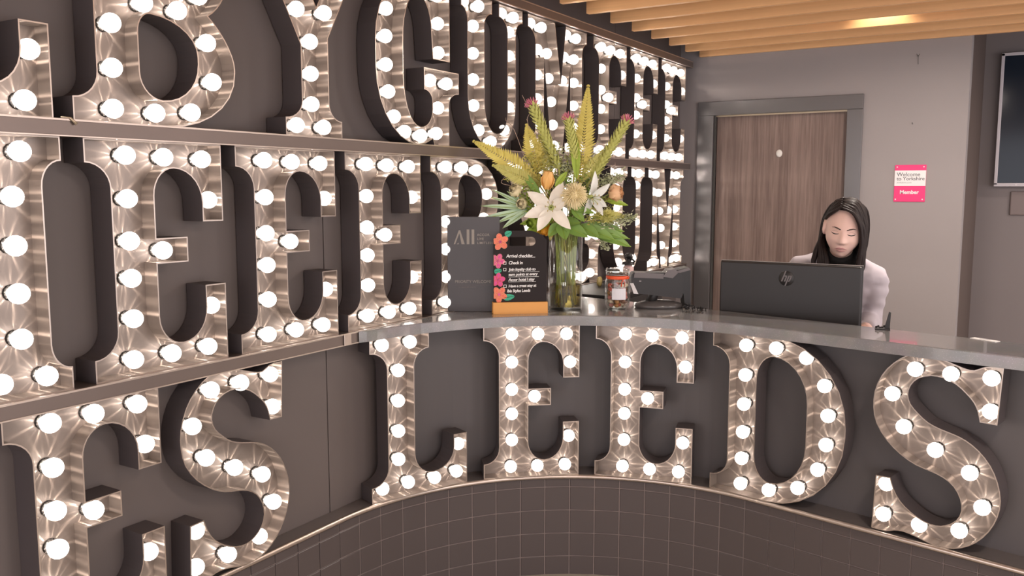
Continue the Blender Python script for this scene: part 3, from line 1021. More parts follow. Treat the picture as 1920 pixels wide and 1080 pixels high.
def chalk_flower(cx, cz, r, m_in, m_edge, m_core, rot):
    fl = []
    for k in range(5):
        a = rot + 2 * PI * k / 5
        pts = []
        for i in range(12):
            t_ = 2 * PI * i / 12
            px, pz = r * 0.56 + r * 0.46 * math.cos(t_), r * 0.36 * math.sin(t_)
            x, z = cx + px * math.cos(a) - pz * math.sin(a), cz + px * math.sin(a) + pz * math.cos(a)
            pts.append((max(0.005, x), z))
        pts = dedupe(pts)
        mb = MB(); mb.prism([pts], FYB - 0.0002, FYB + 0.0004)
        p_ = mb.build('petal', m_in, cb)
        for sc_ in (0.98, 0.55):
            mb = MB()
            c2 = (sum(p[0] for p in pts) / len(pts), sum(p[1] for p in pts) / len(pts))
            mb.tube([(c2[0] + (x - c2[0]) * sc_, FYB - 0.0004, c2[1] + (z - c2[1]) * sc_) for x, z in pts + pts[:1]], 0.0006, 4, caps=False)
            mb.build('petal_outline', m_edge, p_)
    mb = MB(); mb.ball((cx, FYB - 0.0002, cz), r * 0.2, 0.0008, r * 0.2, 8)
    mb.build('flower_centre', m_core, cb)


def chalk_leaf(cx, cz, l_, w_, ang):
    pts = []
    for i in range(14):
        t_ = 2 * PI * i / 14
        u, v = l_ / 2 * math.cos(t_), w_ / 2 * math.sin(t_) * (1 - 0.3 * math.cos(t_))
        pts.append((max(0.005, cx + u * math.cos(ang) - v * math.sin(ang)), cz + u * math.sin(ang) + v * math.cos(ang)))
    mb = MB(); mb.prism([dedupe(pts)], FYB - 0.0001, FYB + 0.0004)
    p_ = mb.build('leaf', 'chalk_green', cb)
    mb = MB(); mb.tube([(max(0.005, cx - l_ * 0.45 * math.cos(ang)), FYB - 0.0004, cz - l_ * 0.45 * math.sin(ang)), (cx + l_ * 0.45 * math.cos(ang), FYB - 0.0004, cz + l_ * 0.45 * math.sin(ang))], 0.0007, 4)
    mb.build('leaf_vein', 'chalkboard', p_)


chalk_flower(0.031, 0.289, 0.034, 'chalk_coral', 'chalk_peach', 'chalk_plum', 0.5)
chalk_flower(0.020, 0.213, 0.030, 'chalk_pink', 'chalk_peach', 'chalk_plum', 1.1)
chalk_flower(0.022, 0.136, 0.029, 'chalk_pink', 'chalk_coral', 'chalk_plum', 0.2)
chalk_flower(0.026, 0.077, 0.033, 'chalk_coral', 'chalk_peach', 'chalk_pink', 0.9)
chalk_leaf(0.064, 0.322, 0.030, 0.024, 0.5)
chalk_leaf(0.022, 0.172, 0.032, 0.020, 0.2)
chalk_leaf(0.066, 0.066, 0.046, 0.026, 0.12)

# ------------------------------------------------------------------ glass vase with water
VC = Vector((-1.672, 3.166, TOP))
vs_ = thing('glass_vase', 'tall clear cylinder vase holding the big bouquet on the worktop', 'vase', VC)
R0 = 0.070
mb = MB(); mb.lathe([(0.0005, 0.0), (R0 - 0.004, 0.0), (R0, 0.005), (R0, 0.335), (R0 - 0.002, 0.338), (R0 - 0.004, 0.335), (R0 - 0.004, 0.016), (0.0005, 0.014)], 40)
mb.build('vase_body', 'vase_glass', vs_)
mb = MB(); mb.lathe([(0.0005, 0.0165), (R0 - 0.0046, 0.0165), (R0 - 0.0046, 0.106), (0.0005, 0.106)], 32, smooth=False)
mb.build('water', 'vase_water', vs_)

# ------------------------------------------------------------------ jar of sweets
JC = Vector((-1.490, 3.286, TOP))
jr = thing('sweet_jar', 'clip-top glass jar of wrapped sweets beside the vase', 'jar', JC)
mb = MB(); mb.lathe([(0.0005, 0.0), (0.036, 0.0), (0.044, 0.006), (0.0525, 0.032), (0.0535, 0.060), (0.0525, 0.112), (0.046, 0.134), (0.045, 0.150), (0.048, 0.152),
                     (0.048, 0.156), (0.043, 0.156), (0.0425, 0.136), (0.0495, 0.112), (0.0505, 0.060), (0.0495, 0.034), (0.041, 0.010), (0.0005, 0.006)], 32)
mb.build('jar_body', 'jar_glass', jr)
mb = MB(); mb.lathe([(0.0005, 0.168), (0.030, 0.169), (0.043, 0.172), (0.049, 0.170), (0.050, 0.160), (0.047, 0.1575), (0.0005, 0.1575)], 32)
mb.build('lid', 'jar_glass', jr)
mb = MB(); mb.lathe([(0.0462, 0.128), (0.0482, 0.130), (0.0482, 0.140), (0.0462, 0.142)], 32)
mb.build('rubber_seal', 'jar_orange', jr)
ja = math.atan2(-3.28, 1.49) + 0.12
mb = MB()
for k in range(9):
    pass
vv, ff = [], []
for k in range(9):
    a = ja - 0.55 + 1.1 * k / 8
    for z in (0.046, 0.092):
        vv.append((0.0545 * math.cos(a), 0.0545 * math.sin(a), z))
for k in range(8):
    ff.append((2 * k, 2 * k + 2, 2 * k + 3, 2 * k + 1))
mb = MB(); mb.add(vv, ff); mb.build('paper_label', 'jar_label', jr)
mb = MB()
for k in range(2):
    a = ja + (0.9 if k else -2.2)
    c, s_ = math.cos(a), math.sin(a)
    mb.tube([(0.047 * c, 0.047 * s_, 0.136), (0.053 * c, 0.053 * s_, 0.142), (0.055 * c, 0.055 * s_, 0.158), (0.050 * c, 0.050 * s_, 0.172)], 0.0015, 6)
mb.tube([(0.0485 * math.cos(t_ / 16 * 2 * PI), 0.0485 * math.sin(t_ / 16 * 2 * PI), 0.146) for t_ in range(17)], 0.0013, 5)
mb.build('wire_clasp', 'wire_steel', jr)
mb = MB()
rc = ja + 0.3
for s_ in (-1, 1):
    mb.tube([(0.0545 * math.cos(rc), 0.0545 * math.sin(rc), 0.128), (0.057 * math.cos(rc + 0.12 * s_), 0.057 * math.sin(rc + 0.12 * s_), 0.118), (0.055 * math.cos(rc + 0.14 * s_), 0.055 * math.sin(rc + 0.14 * s_), 0.100)], 0.0035, 6, flat=0.4)
mb.build('ribbon', 'jar_orange', jr)
rnd = random.Random(21)
swm = []
for nm in ('sweet_caramel', 'sweet_red', 'sweet_cream', 'sweet_brown', 'sweet_pink'):
    mb = MB(); mb.ball((0, 0, 0), 0.0105, 0.0105, 0.009, 10)
    mb.tube([(0.009, 0, 0), (0.0125, 0, 0), (0.0165, 0, 0)], [0.003, 0.0022, 0.0062], 6, flat=0.35)
    mb.tube([(-0.009, 0, 0), (-0.0125, 0, 0), (-0.0165, 0, 0)], [0.003, 0.0022, 0.0062], 6, flat=0.35)
    swm.append((nm, mb.mesh('wrapped_sweet', nm)))
colname = {'sweet_caramel': 'caramel brown', 'sweet_red': 'dark red', 'sweet_cream': 'cream', 'sweet_brown': 'chocolate brown', 'sweet_pink': 'dusty pink'}
for lay in range(6):
    z = 0.018 + lay * 0.0165
    for k in range(7 if lay else 5):
        a = 2 * PI * k / (7 if lay else 5) + lay * 0.6
        rr = (0.033 if lay else 0.026) if k else 0.006
        nm, me = rnd.choice(swm)
        o = link('wrapped_sweet', me, None, JC + Vector((rr * math.cos(a), rr * math.sin(a), z)), (rnd.uniform(-.6, .6), rnd.uniform(-.6, .6), a + PI / 2))
        tag(o, colname[nm] + ' wrapped sweet inside the glass jar', 'sweet', 'sweets in the glass jar')

# ------------------------------------------------------------------ card terminal on its stand
ct = thing('card_terminal', 'black payment terminal on a tilting stand at the back of the worktop', 'card terminal', (-1.362, 3.425, TOP), math.radians(31))
# local x runs right in the photograph, -y faces the visitor
mb = MB(); mb.lathe([(0.0005, 0.0), (0.098, 0.0), (0.103, 0.006), (0.098, 0.018), (0.060, 0.030), (0.0005, 0.034)], 32, mtx=Matrix.Diagonal((1, 0.62, 1, 1)))
mb.build('stand_base', 'stand_gloss', ct)
mb = MB(); mb.tube([(-0.035, 0, 0.02), (-0.018, 0.0, 0.06), (0.0, 0.0, 0.10)], [0.034, 0.026, 0.024], 12, flat=0.7)
mb.build('stand_neck', 'device_black', ct)
mb = MB()
sec = [(-0.118, 0.075), (-0.100, 0.064), (0.088, 0.042), (0.096, 0.056), (0.098, 0.128), (0.085, 0.150), (-0.112, 0.150), (-0.122, 0.140)]
mb.prism([sec], -0.03, 0.05)
bd = mb.build('terminal_body', 'device_dark', ct)
mb = MB(); mb.prism([[(-0.112, 0.130), (0.012, 0.126), (0.014, 0.147), (-0.108, 0.152)]], -0.036, 0.04)
mb.build('paper_cover', 'device_grey', bd)
mb = MB(); mb.prism([[(0.010, 0.135), (0.030, 0.162), (0.062, 0.168), (0.072, 0.150), (0.050, 0.128)]], -0.038, 0.045)
mb.build('roll_hood', 'device_grey', bd)
mb = MB(); mb.prism([[(0.052, 0.130), (0.066, 0.160), (0.118, 0.172), (0.128, 0.162), (0.132, 0.004), (0.108, 0.004), (0.100, 0.060)]], -0.022, 0.07)
mb.build('screen_back', 'device_black', ct)
mb = MB(); mb.prism([[(0.066, 0.156), (0.118, 0.172), (0.128, 0.162), (0.070, 0.146)]], -0.026, 0.072)
mb.build('screen_edge', 'device_grey', ct)
mb = MB(); mb.prism([[(-0.128, 0.108), (-0.114, 0.108), (-0.092, 0.062), (-0.112, 0.064)]], -0.040, -0.038)
mb.build('receipt_slip', 'paper_white', ct)
mb = MB(); mb.box(-0.088, -0.080, -0.032, -0.030, 0.112, 0.118)
mb.build('status_lamp', 'device_silver', bd)

# security chain in a heap
ch = thing('bead_chain', 'small heap of black beaded chain beside the payment terminal', 'chain', (-1.215, 3.440, TOP))
bead = MB(); bead.ball((0, 0, 0), 0.0042, n=8); bead = bead.mesh('bead', 'device_black')
for k in range(34):
    a = k * 0.52
    r_ = 0.012 + 0.013 * ((k * 7) % 5) / 4
    link('bead', bead, ch, (0.055 * math.cos(a) * (0.5 + r_ * 18) * 0.9 - 0.0, 0.02 * math.sin(a * 1.3), 0.0043 + 0.0065 * (k // 14)))

# pump bottle standing on the staff side
pb = thing('pump_bottle', 'small pale pink pump bottle with black pump behind the jar', 'bottle', (-1.80, 4.10, 0.0))
mb = MB(); mb.lathe([(0.0005, 1.10), (0.026, 1.10), (0.028, 1.106), (0.028, 1.195), (0.016, 1.215), (0.0005, 1.216)], 20)
mb.build('bottle_body', 'soap_pink', pb)
mb = MB(); mb.lathe([(0.031, 1.212), (0.031, 1.226), (0.012, 1.228), (0.010, 1.246), (0.018, 1.248), (0.020, 1.262), (0.012, 1.272), (0.0005, 1.273)], 18)
mb.build('pump_collar', 'device_black', pb)
mb = MB(); mb.tube([(0.0, 0.0, 1.240), (0.022, 0.0, 1.240), (0.036, 0.0, 1.228)], 0.005, 6)
mb.build('pump_spout', 'device_black', pb)
pb_shelf = thing('side_cabinet', 'dark low cabinet against the letter wall behind the worktop', 'cabinet', (-1.86, 4.25, 0))
mb = MB(); mb.bbox(-0.165, 0.16, -0.55, 0.05, 0.02, 1.085, 0.003)
mb.build('cabinet_body', 'device_dark', pb_shelf)
mb = MB(); mb.bbox(-0.165, 0.17, -0.56, 0.06, 1.085, 1.0985, 0.002)
mb.build('cabinet_top', 'device_dark', pb_shelf)
for k in range(1):
    mb = MB(); mb.bbox(0.161, 0.172, -0.54 + k * 0.512, 0.04 + k * 0.512, 0.05, 1.07, 0.002)
    dr = mb.build('cabinet_door', 'device_dark', pb_shelf)
    mb = MB(); mb.tube([(0.174, -0.09 + k * 0.512, 0.62), (0.184, -0.09 + k * 0.512, 0.62), (0.184, -0.09 + k * 0.512, 0.74), (0.174, -0.09 + k * 0.512, 0.74)], 0.004, 6)
    mb.build('handle', 'wire_steel', dr)
gd = MB(); gd.lathe([(0.0005, 0.0), (0.024, 0.0), (0.026, 0.003), (0.026, 0.010), (0.0005, 0.012)], 20, mtx=Matrix.Translation((0, 0, 0.026)) @ Matrix.Rotation(PI / 2, 4, 'Y'))
tag(gd.build('gold_medallion', 'gold_disc', None, (-1.93, 4.02, 1.0985)), 'round gold disc leaning against the letters behind the jar', 'ornament')

# ------------------------------------------------------------------ monitor seen from behind
mn = thing('computer_monitor', 'black computer monitor seen from behind with a round logo', 'monitor', (-0.8465, 3.50, 0.955))
mb = MB(); mb.bbox(-0.2785, 0.2785, 0.012, 0.026, 0.030, 0.351, 0.004)
mb.build('bezel', 'device_black', mn)
mb = MB(); mb.bbox(-0.276, 0.276, -0.004, 0.013, 0.033, 0.3485, 0.006)
mb.build('back_shell', 'device_dark', mn)
mb = MB(); mb.bbox(-0.272, 0.272, 0.0262, 0.0268, 0.05, 0.345, 0.0002)
mb.build('screen', 'screen_glass', mn)
mb = MB(); mb.bbox(-0.2775, 0.2775, 0.012, 0.0255, 0.3505, 0.3525, 0.0006)
mb.build('top_edge', 'device_silver', mn)
mb = MB(); mb.lathe([(0.0005, 0), (0.0295, 0), (0.0300, -0.0006), (0.0300, -0.002)], 40, mtx=Matrix.Translation((-0.0055, -0.006, 0.290)) @ Matrix.Rotation(PI / 2, 4, 'X'))
lg = mb.build('logo_disc', 'device_black', mn)
mb = MB()
sl_ = 0.36
def slant(x0, x1, z0, z1):
    return [(x0 + sl_ * z0, z0), (x1 + sl_ * z0, z0), (x1 + sl_ * z1, z1), (x0 + sl_ * z1, z1)]
ox, oz = -0.0055, 0.290
for c in (slant(-0.0155, -0.0105, -0.0125, 0.0300), slant(-0.0040, 0.0008, -0.0125, 0.0085), slant(-0.0120, -0.0018, 0.0070, 0.0118),
          slant(0.0048, 0.0096, -0.0298, 0.0118), slant(0.0140, 0.0188, -0.0085, 0.0095), slant(0.0080, 0.0170, 0.0075, 0.0118), slant(0.0080, 0.0170, -0.0125, -0.0080)):
    mb.prism([[(ox + x, oz + z) for x, z in c]], -0.0072, -0.0060)
mb.build('logo_letters', 'device_grey', lg)
mb = MB(); mb.bbox(-0.05, 0.05, -0.05, -0.004, 0.06, 0.11, 0.004)
mb.build('hinge_block', 'device_black', mn)
mb = MB(); mb.bbox(-0.035, 0.035, -0.055, -0.035, 0.006, 0.10, 0.003)
mb.build('stand_column', 'device_black', mn)
mb = MB(); mb.bbox(-0.12, 0.12, -0.075, 0.12, 0.0, 0.008, 0.003)
mb.build('stand_foot', 'device_black', mn)

# ------------------------------------------------------------------ television in the alcove
tv = thing('wall_television', 'dark wall television with a pale frame in the alcove at the right edge', 'television', (-0.277, 6.95, 1.632))
TVW, TVH = 1.55, 0.873
mb = MB(); mb.bbox(0, TVW, -0.05, -0.035, 0, TVH, 0.003)
mb.build('screen_panel', 'screen_glass', tv)
for nm, q in (('frame_side', (-0.016, 0.004, -0.004, TVH + 0.012)), ('frame_side', (TVW - 0.004, TVW + 0.016, -0.004, TVH + 0.012)), ('frame_top', (-0.016, TVW + 0.016, TVH - 0.006, TVH + 0.014)), ('frame_bottom', (-0.016, TVW + 0.016, -0.016, 0.008))):
    mb = MB(); mb.bbox(q[0], q[1], -0.056, -0.02, q[2], q[3], 0.002)
    mb.build(nm, 'tv_bezel', tv)
mb = MB(); mb.bbox(0.3, 1.25, -0.03, 0.0, 0.2, 0.7, 0.003)
mb.build('wall_bracket', 'device_black', tv)
mb = MB(); mb.box(0.112, 0.124, -0.0575, -0.056, -0.008, -0.002)
mb.build('brand_mark', 'paper_white', tv)
cbx = MB(); cbx.bbox(0, 0.5, -0.012, 0.0, 0, 0.165, 0.008)  # thin plate with softened edges, slightly pinker than the alcove wall
tag(cbx.build('alcove_plate', 'plate_mauve', None, (-0.190, 6.95, 1.418)), 'thin mauve plate on the alcove wall under the television', 'cover plate')

# ------------------------------------------------------------------ pink plaque
pq = thing('wall_plaque', 'pink and white member plaque screwed to the grey wall', 'plaque', (-0.7685, YB, 1.523))
PW, PH = 0.172, 0.219
mb = MB(); mb.bbox(0, PW, -0.006, 0.0, 0, PH, 0.0012)
mb.build('plate', 'plaque_pink', pq)
mb = MB(); mb.box(0.0005, PW - 0.0005, -0.0068, -0.0058, 0.094, 0.186)
mb.build('white_band', 'plaque_white', pq)
link('lettering', text_mesh('Welcome', 0.0325, 'plaque_ink', 0.0003), pq, (0.012, -0.0073, 0.152))
link('lettering', text_mesh('to Yorkshire', 0.0315, 'plaque_ink', 0.0003, space=0.95), pq, (0.012, -0.0073, 0.127))
link('lettering', text_mesh('yorkshire.com', 0.014, 'ink_grey', 0.0003), pq, (0.014, -0.0073, 0.110))
link('lettering', text_mesh('Member', 0.0305, 'plaque_white', 0.0004, bold=0.0010), pq, (0.033, -0.0067, 0.047))
for x, z in ((0.012, 0.207), (PW - 0.014, 0.207), (0.010, 0.014), (PW - 0.014, 0.014)):
    mb = MB(); mb.ball((x, -0.006, z), 0.0042, 0.002, 0.0042, 10)
    mb.build('screw', 'plaque_white', pq)

# ------------------------------------------------------------------ small things on the worktop's right
cd = thing('desk_card', 'small white card lying on the worktop near the right edge', 'card', (-0.135, 3.243, TOP), math.radians(-28))
mb = MB(); mb.bbox(-0.044, 0.044, -0.014, 0.014, 0, 0.0016, 0.0004)
mb.build('card', 'paper_white', cd)
mb = MB(); mb.box(-0.018, 0.018, -0.004, 0.004, 0.0016, 0.0021)
mb.build('printed_line', 'ink_grey', cd)
ph = thing('pen_holder', 'small black upright pen stand at the worktop\'s back edge right of the monitor', 'pen stand', (-0.455, 3.300, TOP), math.radians(10))
mb = MB(); mb.prism([[(0.0, 0.0), (0.018, 0.0), (0.020, 0.062), (0.014, 0.064)]], -0.008, 0.008)
mb.build('upright', 'device_black', ph)
mb = MB(); mb.bbox(-0.030, 0.020, -0.016, 0.016, 0.0, 0.005, 0.001)
mb.build('foot', 'device_black', ph)
for k in range(7):
    mb = MB(); mb.ball((-0.026 + 0.0065 * k, -0.004 * math.sin(k), 0.0085 + 0.003 * math.sin(k * 1.9)), 0.0042, n=8)
    mb.build('cord_bead', 'device_black', ph)

# downlight hidden between the slats above the door side
dl = thing('recessed_downlight', 'small recessed downlight shining between the ceiling slats', 'downlight', (-0.79, 5.02, 2.70))
mb = MB(); mb.lathe([(0.030, -0.002), (0.034, -0.012), (0.046, -0.012), (0.048, 0.0)], 24)
mb.build('trim_ring', 'white_plastic', dl)
mb = MB(); mb.lathe([(0.0005, -0.004), (0.030, -0.004)], 20)
mat('lamp_lens', (1, 1, 1), 0.4, emit=(1.0, 0.86, 0.70), emit_s=12.0)
mb.build('lens', 'lamp_lens', dl)
sp_d = bpy.data.lights.new('downlight_beam', 'SPOT')
sp_d.energy = 9
sp_d.color = (1.0, 0.86, 0.68)
sp_d.spot_size = math.radians(95)
sp_d.spot_blend = 0.7
sp_d.shadow_soft_size = 0.03
link('downlight_beam', sp_d, dl, (0, 0, -0.015), (math.radians(18), 0, 0))
# ================================================================== THE BOUQUET
for nm, c, r_, ss in (('lily_cream', (0.90, 0.83, 0.72), 0.5, 0.1), ('lily_white', (0.80, 0.80, 0.74), 0.5, 0.1), ('lily_throat', (0.45, 0.50, 0.16), 0.5, 0), ('anther_brown', (0.50, 0.38, 0.16), 0.7, 0),
                      ('mum_peach', (0.98, 0.78, 0.46), 0.6, 0), ('tulip_peach', (0.90, 0.50, 0.16), 0.5, 0.1), ('rose_peach', (0.92, 0.56, 0.32), 0.55, 0.1), ('rose_cream', (0.90, 0.78, 0.50), 0.55, 0),
                      ('fern_gold', (0.64, 0.53, 0.12), 0.55, 0), ('fern_olive', (0.55, 0.51, 0.14), 0.55, 0), ('spike_green', (0.56, 0.56, 0.16), 0.6, 0), ('spike_pink', (0.72, 0.22, 0.30), 0.6, 0),
                      ('leaf_green', (0.22, 0.36, 0.08), 0.45, 0), ('leaf_bright', (0.34, 0.46, 0.06), 0.45, 0), ('leaf_sage', (0.55, 0.57, 0.36), 0.6, 0), ('palm_mint', (0.52, 0.68, 0.48), 0.5, 0),
                      ('stem_green', (0.28, 0.33, 0.07), 0.5, 0), ('twig_brown', (0.42, 0.30, 0.24), 0.7, 0), ('petal_orange', (0.85, 0.36, 0.02), 0.5, 0), ('petal_yellow', (0.84, 0.66, 0.06), 0.5, 0)):
    mat(nm, c, r_, noise_amt=0.12, noise_scale=35)
T_ = Vector((0.467, -0.884, 0.0))
R_ = Vector((0.884, 0.467, 0.0))
Z_ = Vector((0, 0, 1))


def bq(u, v, d=0.0):
    return R_ * u + Z_ * v + T_ * d


def px(x, y, d=0.0):
    return bq((x - 1060) / 459.0, (579 - y) / 459.0, d)


def petal(mb, base, direction, normal, length, width, cup=0.15, bend=0.2, mi=0, nu=7, nv=4, tipw=0.0, widest=0.45):
    direction = direction.normalized()
    side = direction.cross(normal).normalized()
    nrm = side.cross(direction).normalized()
    vs, fs = [], []
    for i in range(nu + 1):
        t_ = i / nu
        w_ = width * 0.5 * max(tipw, (math.sin(PI * min(1, t_ ** (math.log(0.5) / math.log(widest)))) ** 0.8 if 0 < t_ < 1 else 0.0))
        if i == 0:
            w_ = width * 0.12
        for j in range(nv + 1):
            s = (j / nv) * 2 - 1
            vs.append(base + direction * (length * (t_ - 0.12 * bend * t_ * t_)) + side * (w_ * s) + nrm * (cup * width * (s * s - 0.4) * math.sin(PI * t_) - bend * length * t_ * t_))
    for i in range(nu):
        for j in range(nv):
            a = i * (nv + 1) + j
            fs.append((a, a + 1, a + nv + 2, a + nv + 1))
    mb.add(vs, fs, mi, True)


rnd = random.Random(5)


def stem_to(root, head, m_='stem_green', rad=0.0028, short=False):
    """a stem from inside the vase out of its mouth to the flower head"""
    a = rnd.uniform(0, 2 * PI)
    foot = Vector((0.045 * math.cos(a), 0.045 * math.sin(a), 0.022))
    mouth = Vector((head.x, head.y, 0)) * 0.30
    if mouth.length > 0.048:
        mouth = mouth.normalized() * 0.048
    mouth = mouth + Vector((rnd.uniform(-.008, .008), rnd.uniform(-.008, .008), 0.325))
    mid = (mouth + head) * 0.5 + Vector((0, 0, 0.03))
    if head.z < 0.40:
        mid = mouth.lerp(head, 0.5) + Vector((0, 0, 0.015))
    if short:
        foot = mouth * 0.8 - Vector((0, 0, 0.10 + rnd.uniform(0, 0.06)))
    pts = smooth_open([tuple(foot), tuple(mouth), tuple(mid), tuple(head)], 5)
    mb = MB(); mb.tube(pts, rad, 6)
    return mb.build('stem', m_, root)


def bloom(name, label, cat, group=None):
    return thing(name, label, cat, VC, 0, group)


# ---- lilies
def lily(label, c, tips, mname, face, wd=0.050):
    root = bloom('lily', label, 'lily', 'lilies in the bouquet')
    stem_to(root, c - face * 0.05)
    mb = MB(); mb.tube([c - face * 0.055, c - face * 0.02, c], [0.005, 0.010, 0.012], 8)
    mb.build('flower_tube', 'lily_throat', root)
    for tp in tips:
        dr = tp - c
        mb = MB(); petal(mb, c - face * 0.006, dr + face * (0.25 * dr.length), face, dr.length * 1.03, wd, 0.22, 0.22)
        mb.build('petal', mname, root)
    for k in range(6):
        a = k * PI / 3 + 0.3
        up_ = face.orthogonal().normalized()
        sd_ = face.cross(up_)
        tip = c + face * 0.032 + (up_ * math.cos(a) + sd_ * math.sin(a)) * 0.02
        mb = MB(); mb.tube([c, c.lerp(tip, 0.6) + face * 0.004, tip], 0.0012, 5)
        st = mb.build('stamen', 'lily_throat', root)
        mb = MB(); mb.ball(tip, 0.0025, 0.0025, 0.005, 6)
        mb.build('anther', 'anther_brown', st)
    return root


face1 = (T_ * 0.92 + Z_ * 0.15 - R_ * 0.1).normalized()
c1 = px(1033, 384, 0.105)
lily('large open cream lily at the front of the bouquet', c1, [px(989, 355, .10), px(1054, 338, .09), px(984, 400, .12), px(1008, 426, .13), px(1068, 422, .13), px(1062, 370, .12)], 'lily_cream', face1)
face2 = (T_ * 0.75 + R_ * 0.55 - Z_ * 0.2).normalized()
c2 = px(1107, 366, 0.07)
lily('greyish white lily drooping right of the peach spider bloom', c2, [px(1094, 398, .10), px(1136, 382, .09), px(1130, 396, .11), px(1114, 318, .04), px(1142, 341, .05)], 'lily_white', face2, 0.036)

# ---- spider chrysanthemum
cm = px(1075, 361, 0.11)
root = bloom('spider_chrysanthemum', 'round peach spider chrysanthemum beside the large lily', 'chrysanthemum')
stem_to(root, cm - T_ * 0.02)
mb = MB()
for k in range(170):
    zz = 1 - 1.15 * (k + 0.5) / 170
    a = k * 2.39996
    r2 = math.sqrt(max(0, 1 - zz * zz))
    dr = (T_ * zz + (R_ * math.cos(a) + Z_ * math.sin(a)) * r2).normalized()
    ln = 0.056 * rnd.uniform(0.85, 1.08)
    s_ = dr.orthogonal().normalized()
    mb.tube([cm + dr * 0.006, cm + dr * (ln * 0.6) + s_ * 0.003, cm + dr * ln + s_ * 0.002 - Z_ * 0.004], [0.0014, 0.0023, 0.0010], 4)
o = mb.build('ray_petals', 'mum_peach', root)
o['kind'] = 'stuff'
mb = MB(); mb.ball(cm + T_ * 0.008, 0.024, n=12); mb.build('flower_centre', 'mum_peach', root)


# ---- tulip-like bud, roses
def cup_bloom(name, label, cat, c, axis, r, h, n, mname, group=None, layers=2, spread=0.25):
    root = bloom(name, label, cat, group)
    stem_to(root, c - axis * h * 0.5)
    up_ = axis.orthogonal().normalized()
    sd_ = axis.cross(up_)
    for l_ in range(layers):
        rr = r * (1 - 0.30 * l_)
        for k in range(n):
            a = 2 * PI * (k + 0.5 * l_) / n
            out = up_ * math.cos(a) + sd_ * math.sin(a)
            vs, fs = [], []
            for i in range(6):
                t_ = i / 5
                w_ = rr * 0.95 * math.sin(PI * (0.18 + 0.72 * t_)) ** 0.8 * (1.0 if t_ < 0.8 else 0.75)
                pr = rr * (0.25 + 1.0 * math.sin(PI * 0.5 * min(1, t_ * 1.5)) * (1 - 0.28 * t_ + spread * t_ * t_))
                tg = axis.cross(out)
                for j in range(4):
                    s = j / 3 * 2 - 1
                    vs.append(c + axis * (h * (t_ - 0.5)) + out * pr * (1 - 0.25 * s * s) + tg * (w_ * s))
            for i in range(5):
                for j in range(3):
                    b_ = i * 4 + j
                    fs.append((b_, b_ + 1, b_ + 5, b_ + 4))
            mb = MB(); mb.add(vs, fs, 0, True)
            mb.build('petal', mname, root)
    mb = MB(); mb.ball(c + axis * (h * 0.05), r * 0.62, n=10)
    mb.build('flower_heart', mname, root)
    return root


cup_bloom('tulip', 'peach tulip bud standing above the large lily', 'tulip', px(1026, 334, 0.09), (Z_ + R_ * 0.1 + T_ * 0.15).normalized(), 0.024, 0.072, 5, 'tulip_peach', spread=-0.2)
cup_bloom('rose', 'peach rose at the right side of the bouquet', 'rose', px(1152, 357, 0.03), (R_ * 0.8 + T_ * 0.4 + Z_ * 0.1).normalized(), 0.030, 0.052, 6, 'rose_peach', None, 3, -0.1)
cup_bloom('rose', 'cream rose at the left above the palm leaf', 'rose', px(966, 352, 0.05), (-R_ * 0.4 + T_ * 0.8 + Z_ * 0.3).normalized(), 0.026, 0.046, 6, 'rose_cream', None, 3, -0.2)
cup_bloom('rose', 'small cream rose tucked left of the large lily', 'rose', px(978, 377, 0.06), (-R_ * 0.2 + T_ * 0.9).normalized(), 0.022, 0.040, 6, 'rose_cream', None, 3, -0.2)
cup_bloom('rose', 'pale green rose low over the chalkboard corner', 'rose', px(997, 412, 0.06), (-R_ * 0.4 + T_ * 0.8 - Z_ * 0.1).normalized(), 0.022, 0.04, 6, 'leaf_bright', None, 3, -0.1)
cup_bloom('tulip', 'orange bloom hanging behind the large lily over the board', 'tulip', px(1020, 424, 0.02), (-Z_ + T_ * 0.2 - R_ * 0.3).normalized(), 0.022, 0.05, 5, 'petal_orange', None, 2, 0.3)


# ---- ferns
def frond(label, base, tip, width, mname, sag=0.02, n=30, nrm=None):
    root = bloom('fern_frond', label, 'fern', 'fern fronds in the bouquet')
    nrm = nrm or T_
    stem_to(root, base, mname, 0.0022)
    ax = tip - base
    sd_ = ax.cross(nrm).normalized()
    pts = [base + ax * t_ + nrm * (sag * math.sin(PI * t_)) + Z_ * (-sag * 0.4 * t_ * t_) for t_ in [i / 12 for i in range(13)]]
    mb = MB(); mb.tube(pts, [0.0022 * (1 - 0.8 * i / 12) for i in range(13)], 5)
    mb.build('midrib', mname, root)
    leaf_r = random.Random(int(abs(base.x) * 1e5) % 999)
    for s in (-1, 1):
        mb = MB()
        for k in range(n):
            t_ = (k + 0.5) / n
            f = t_ * 12
            i = min(11, int(f))
            p = pts[i].lerp(pts[i + 1], f - i)
            w_ = width * (min(1, (t_ + 0.15) * 2.2) if t_ < 0.35 else 1.0) * (1 - max(0, (t_ - 0.35)) / 0.65) ** 0.75
            dr = (sd_ * s + ax.normalized() * (0.55 + 0.5 * t_) + nrm * leaf_r.uniform(-0.15, 0.2)).normalized()
            petal(mb, p, dr, nrm, max(0.008, w_ * leaf_r.uniform(0.92, 1.08)), max(0.005, ax.length / n * 1.0), 0.1, 0.08, nu=4, nv=2)
        mb.build('leaflets', mname, root)
    return root


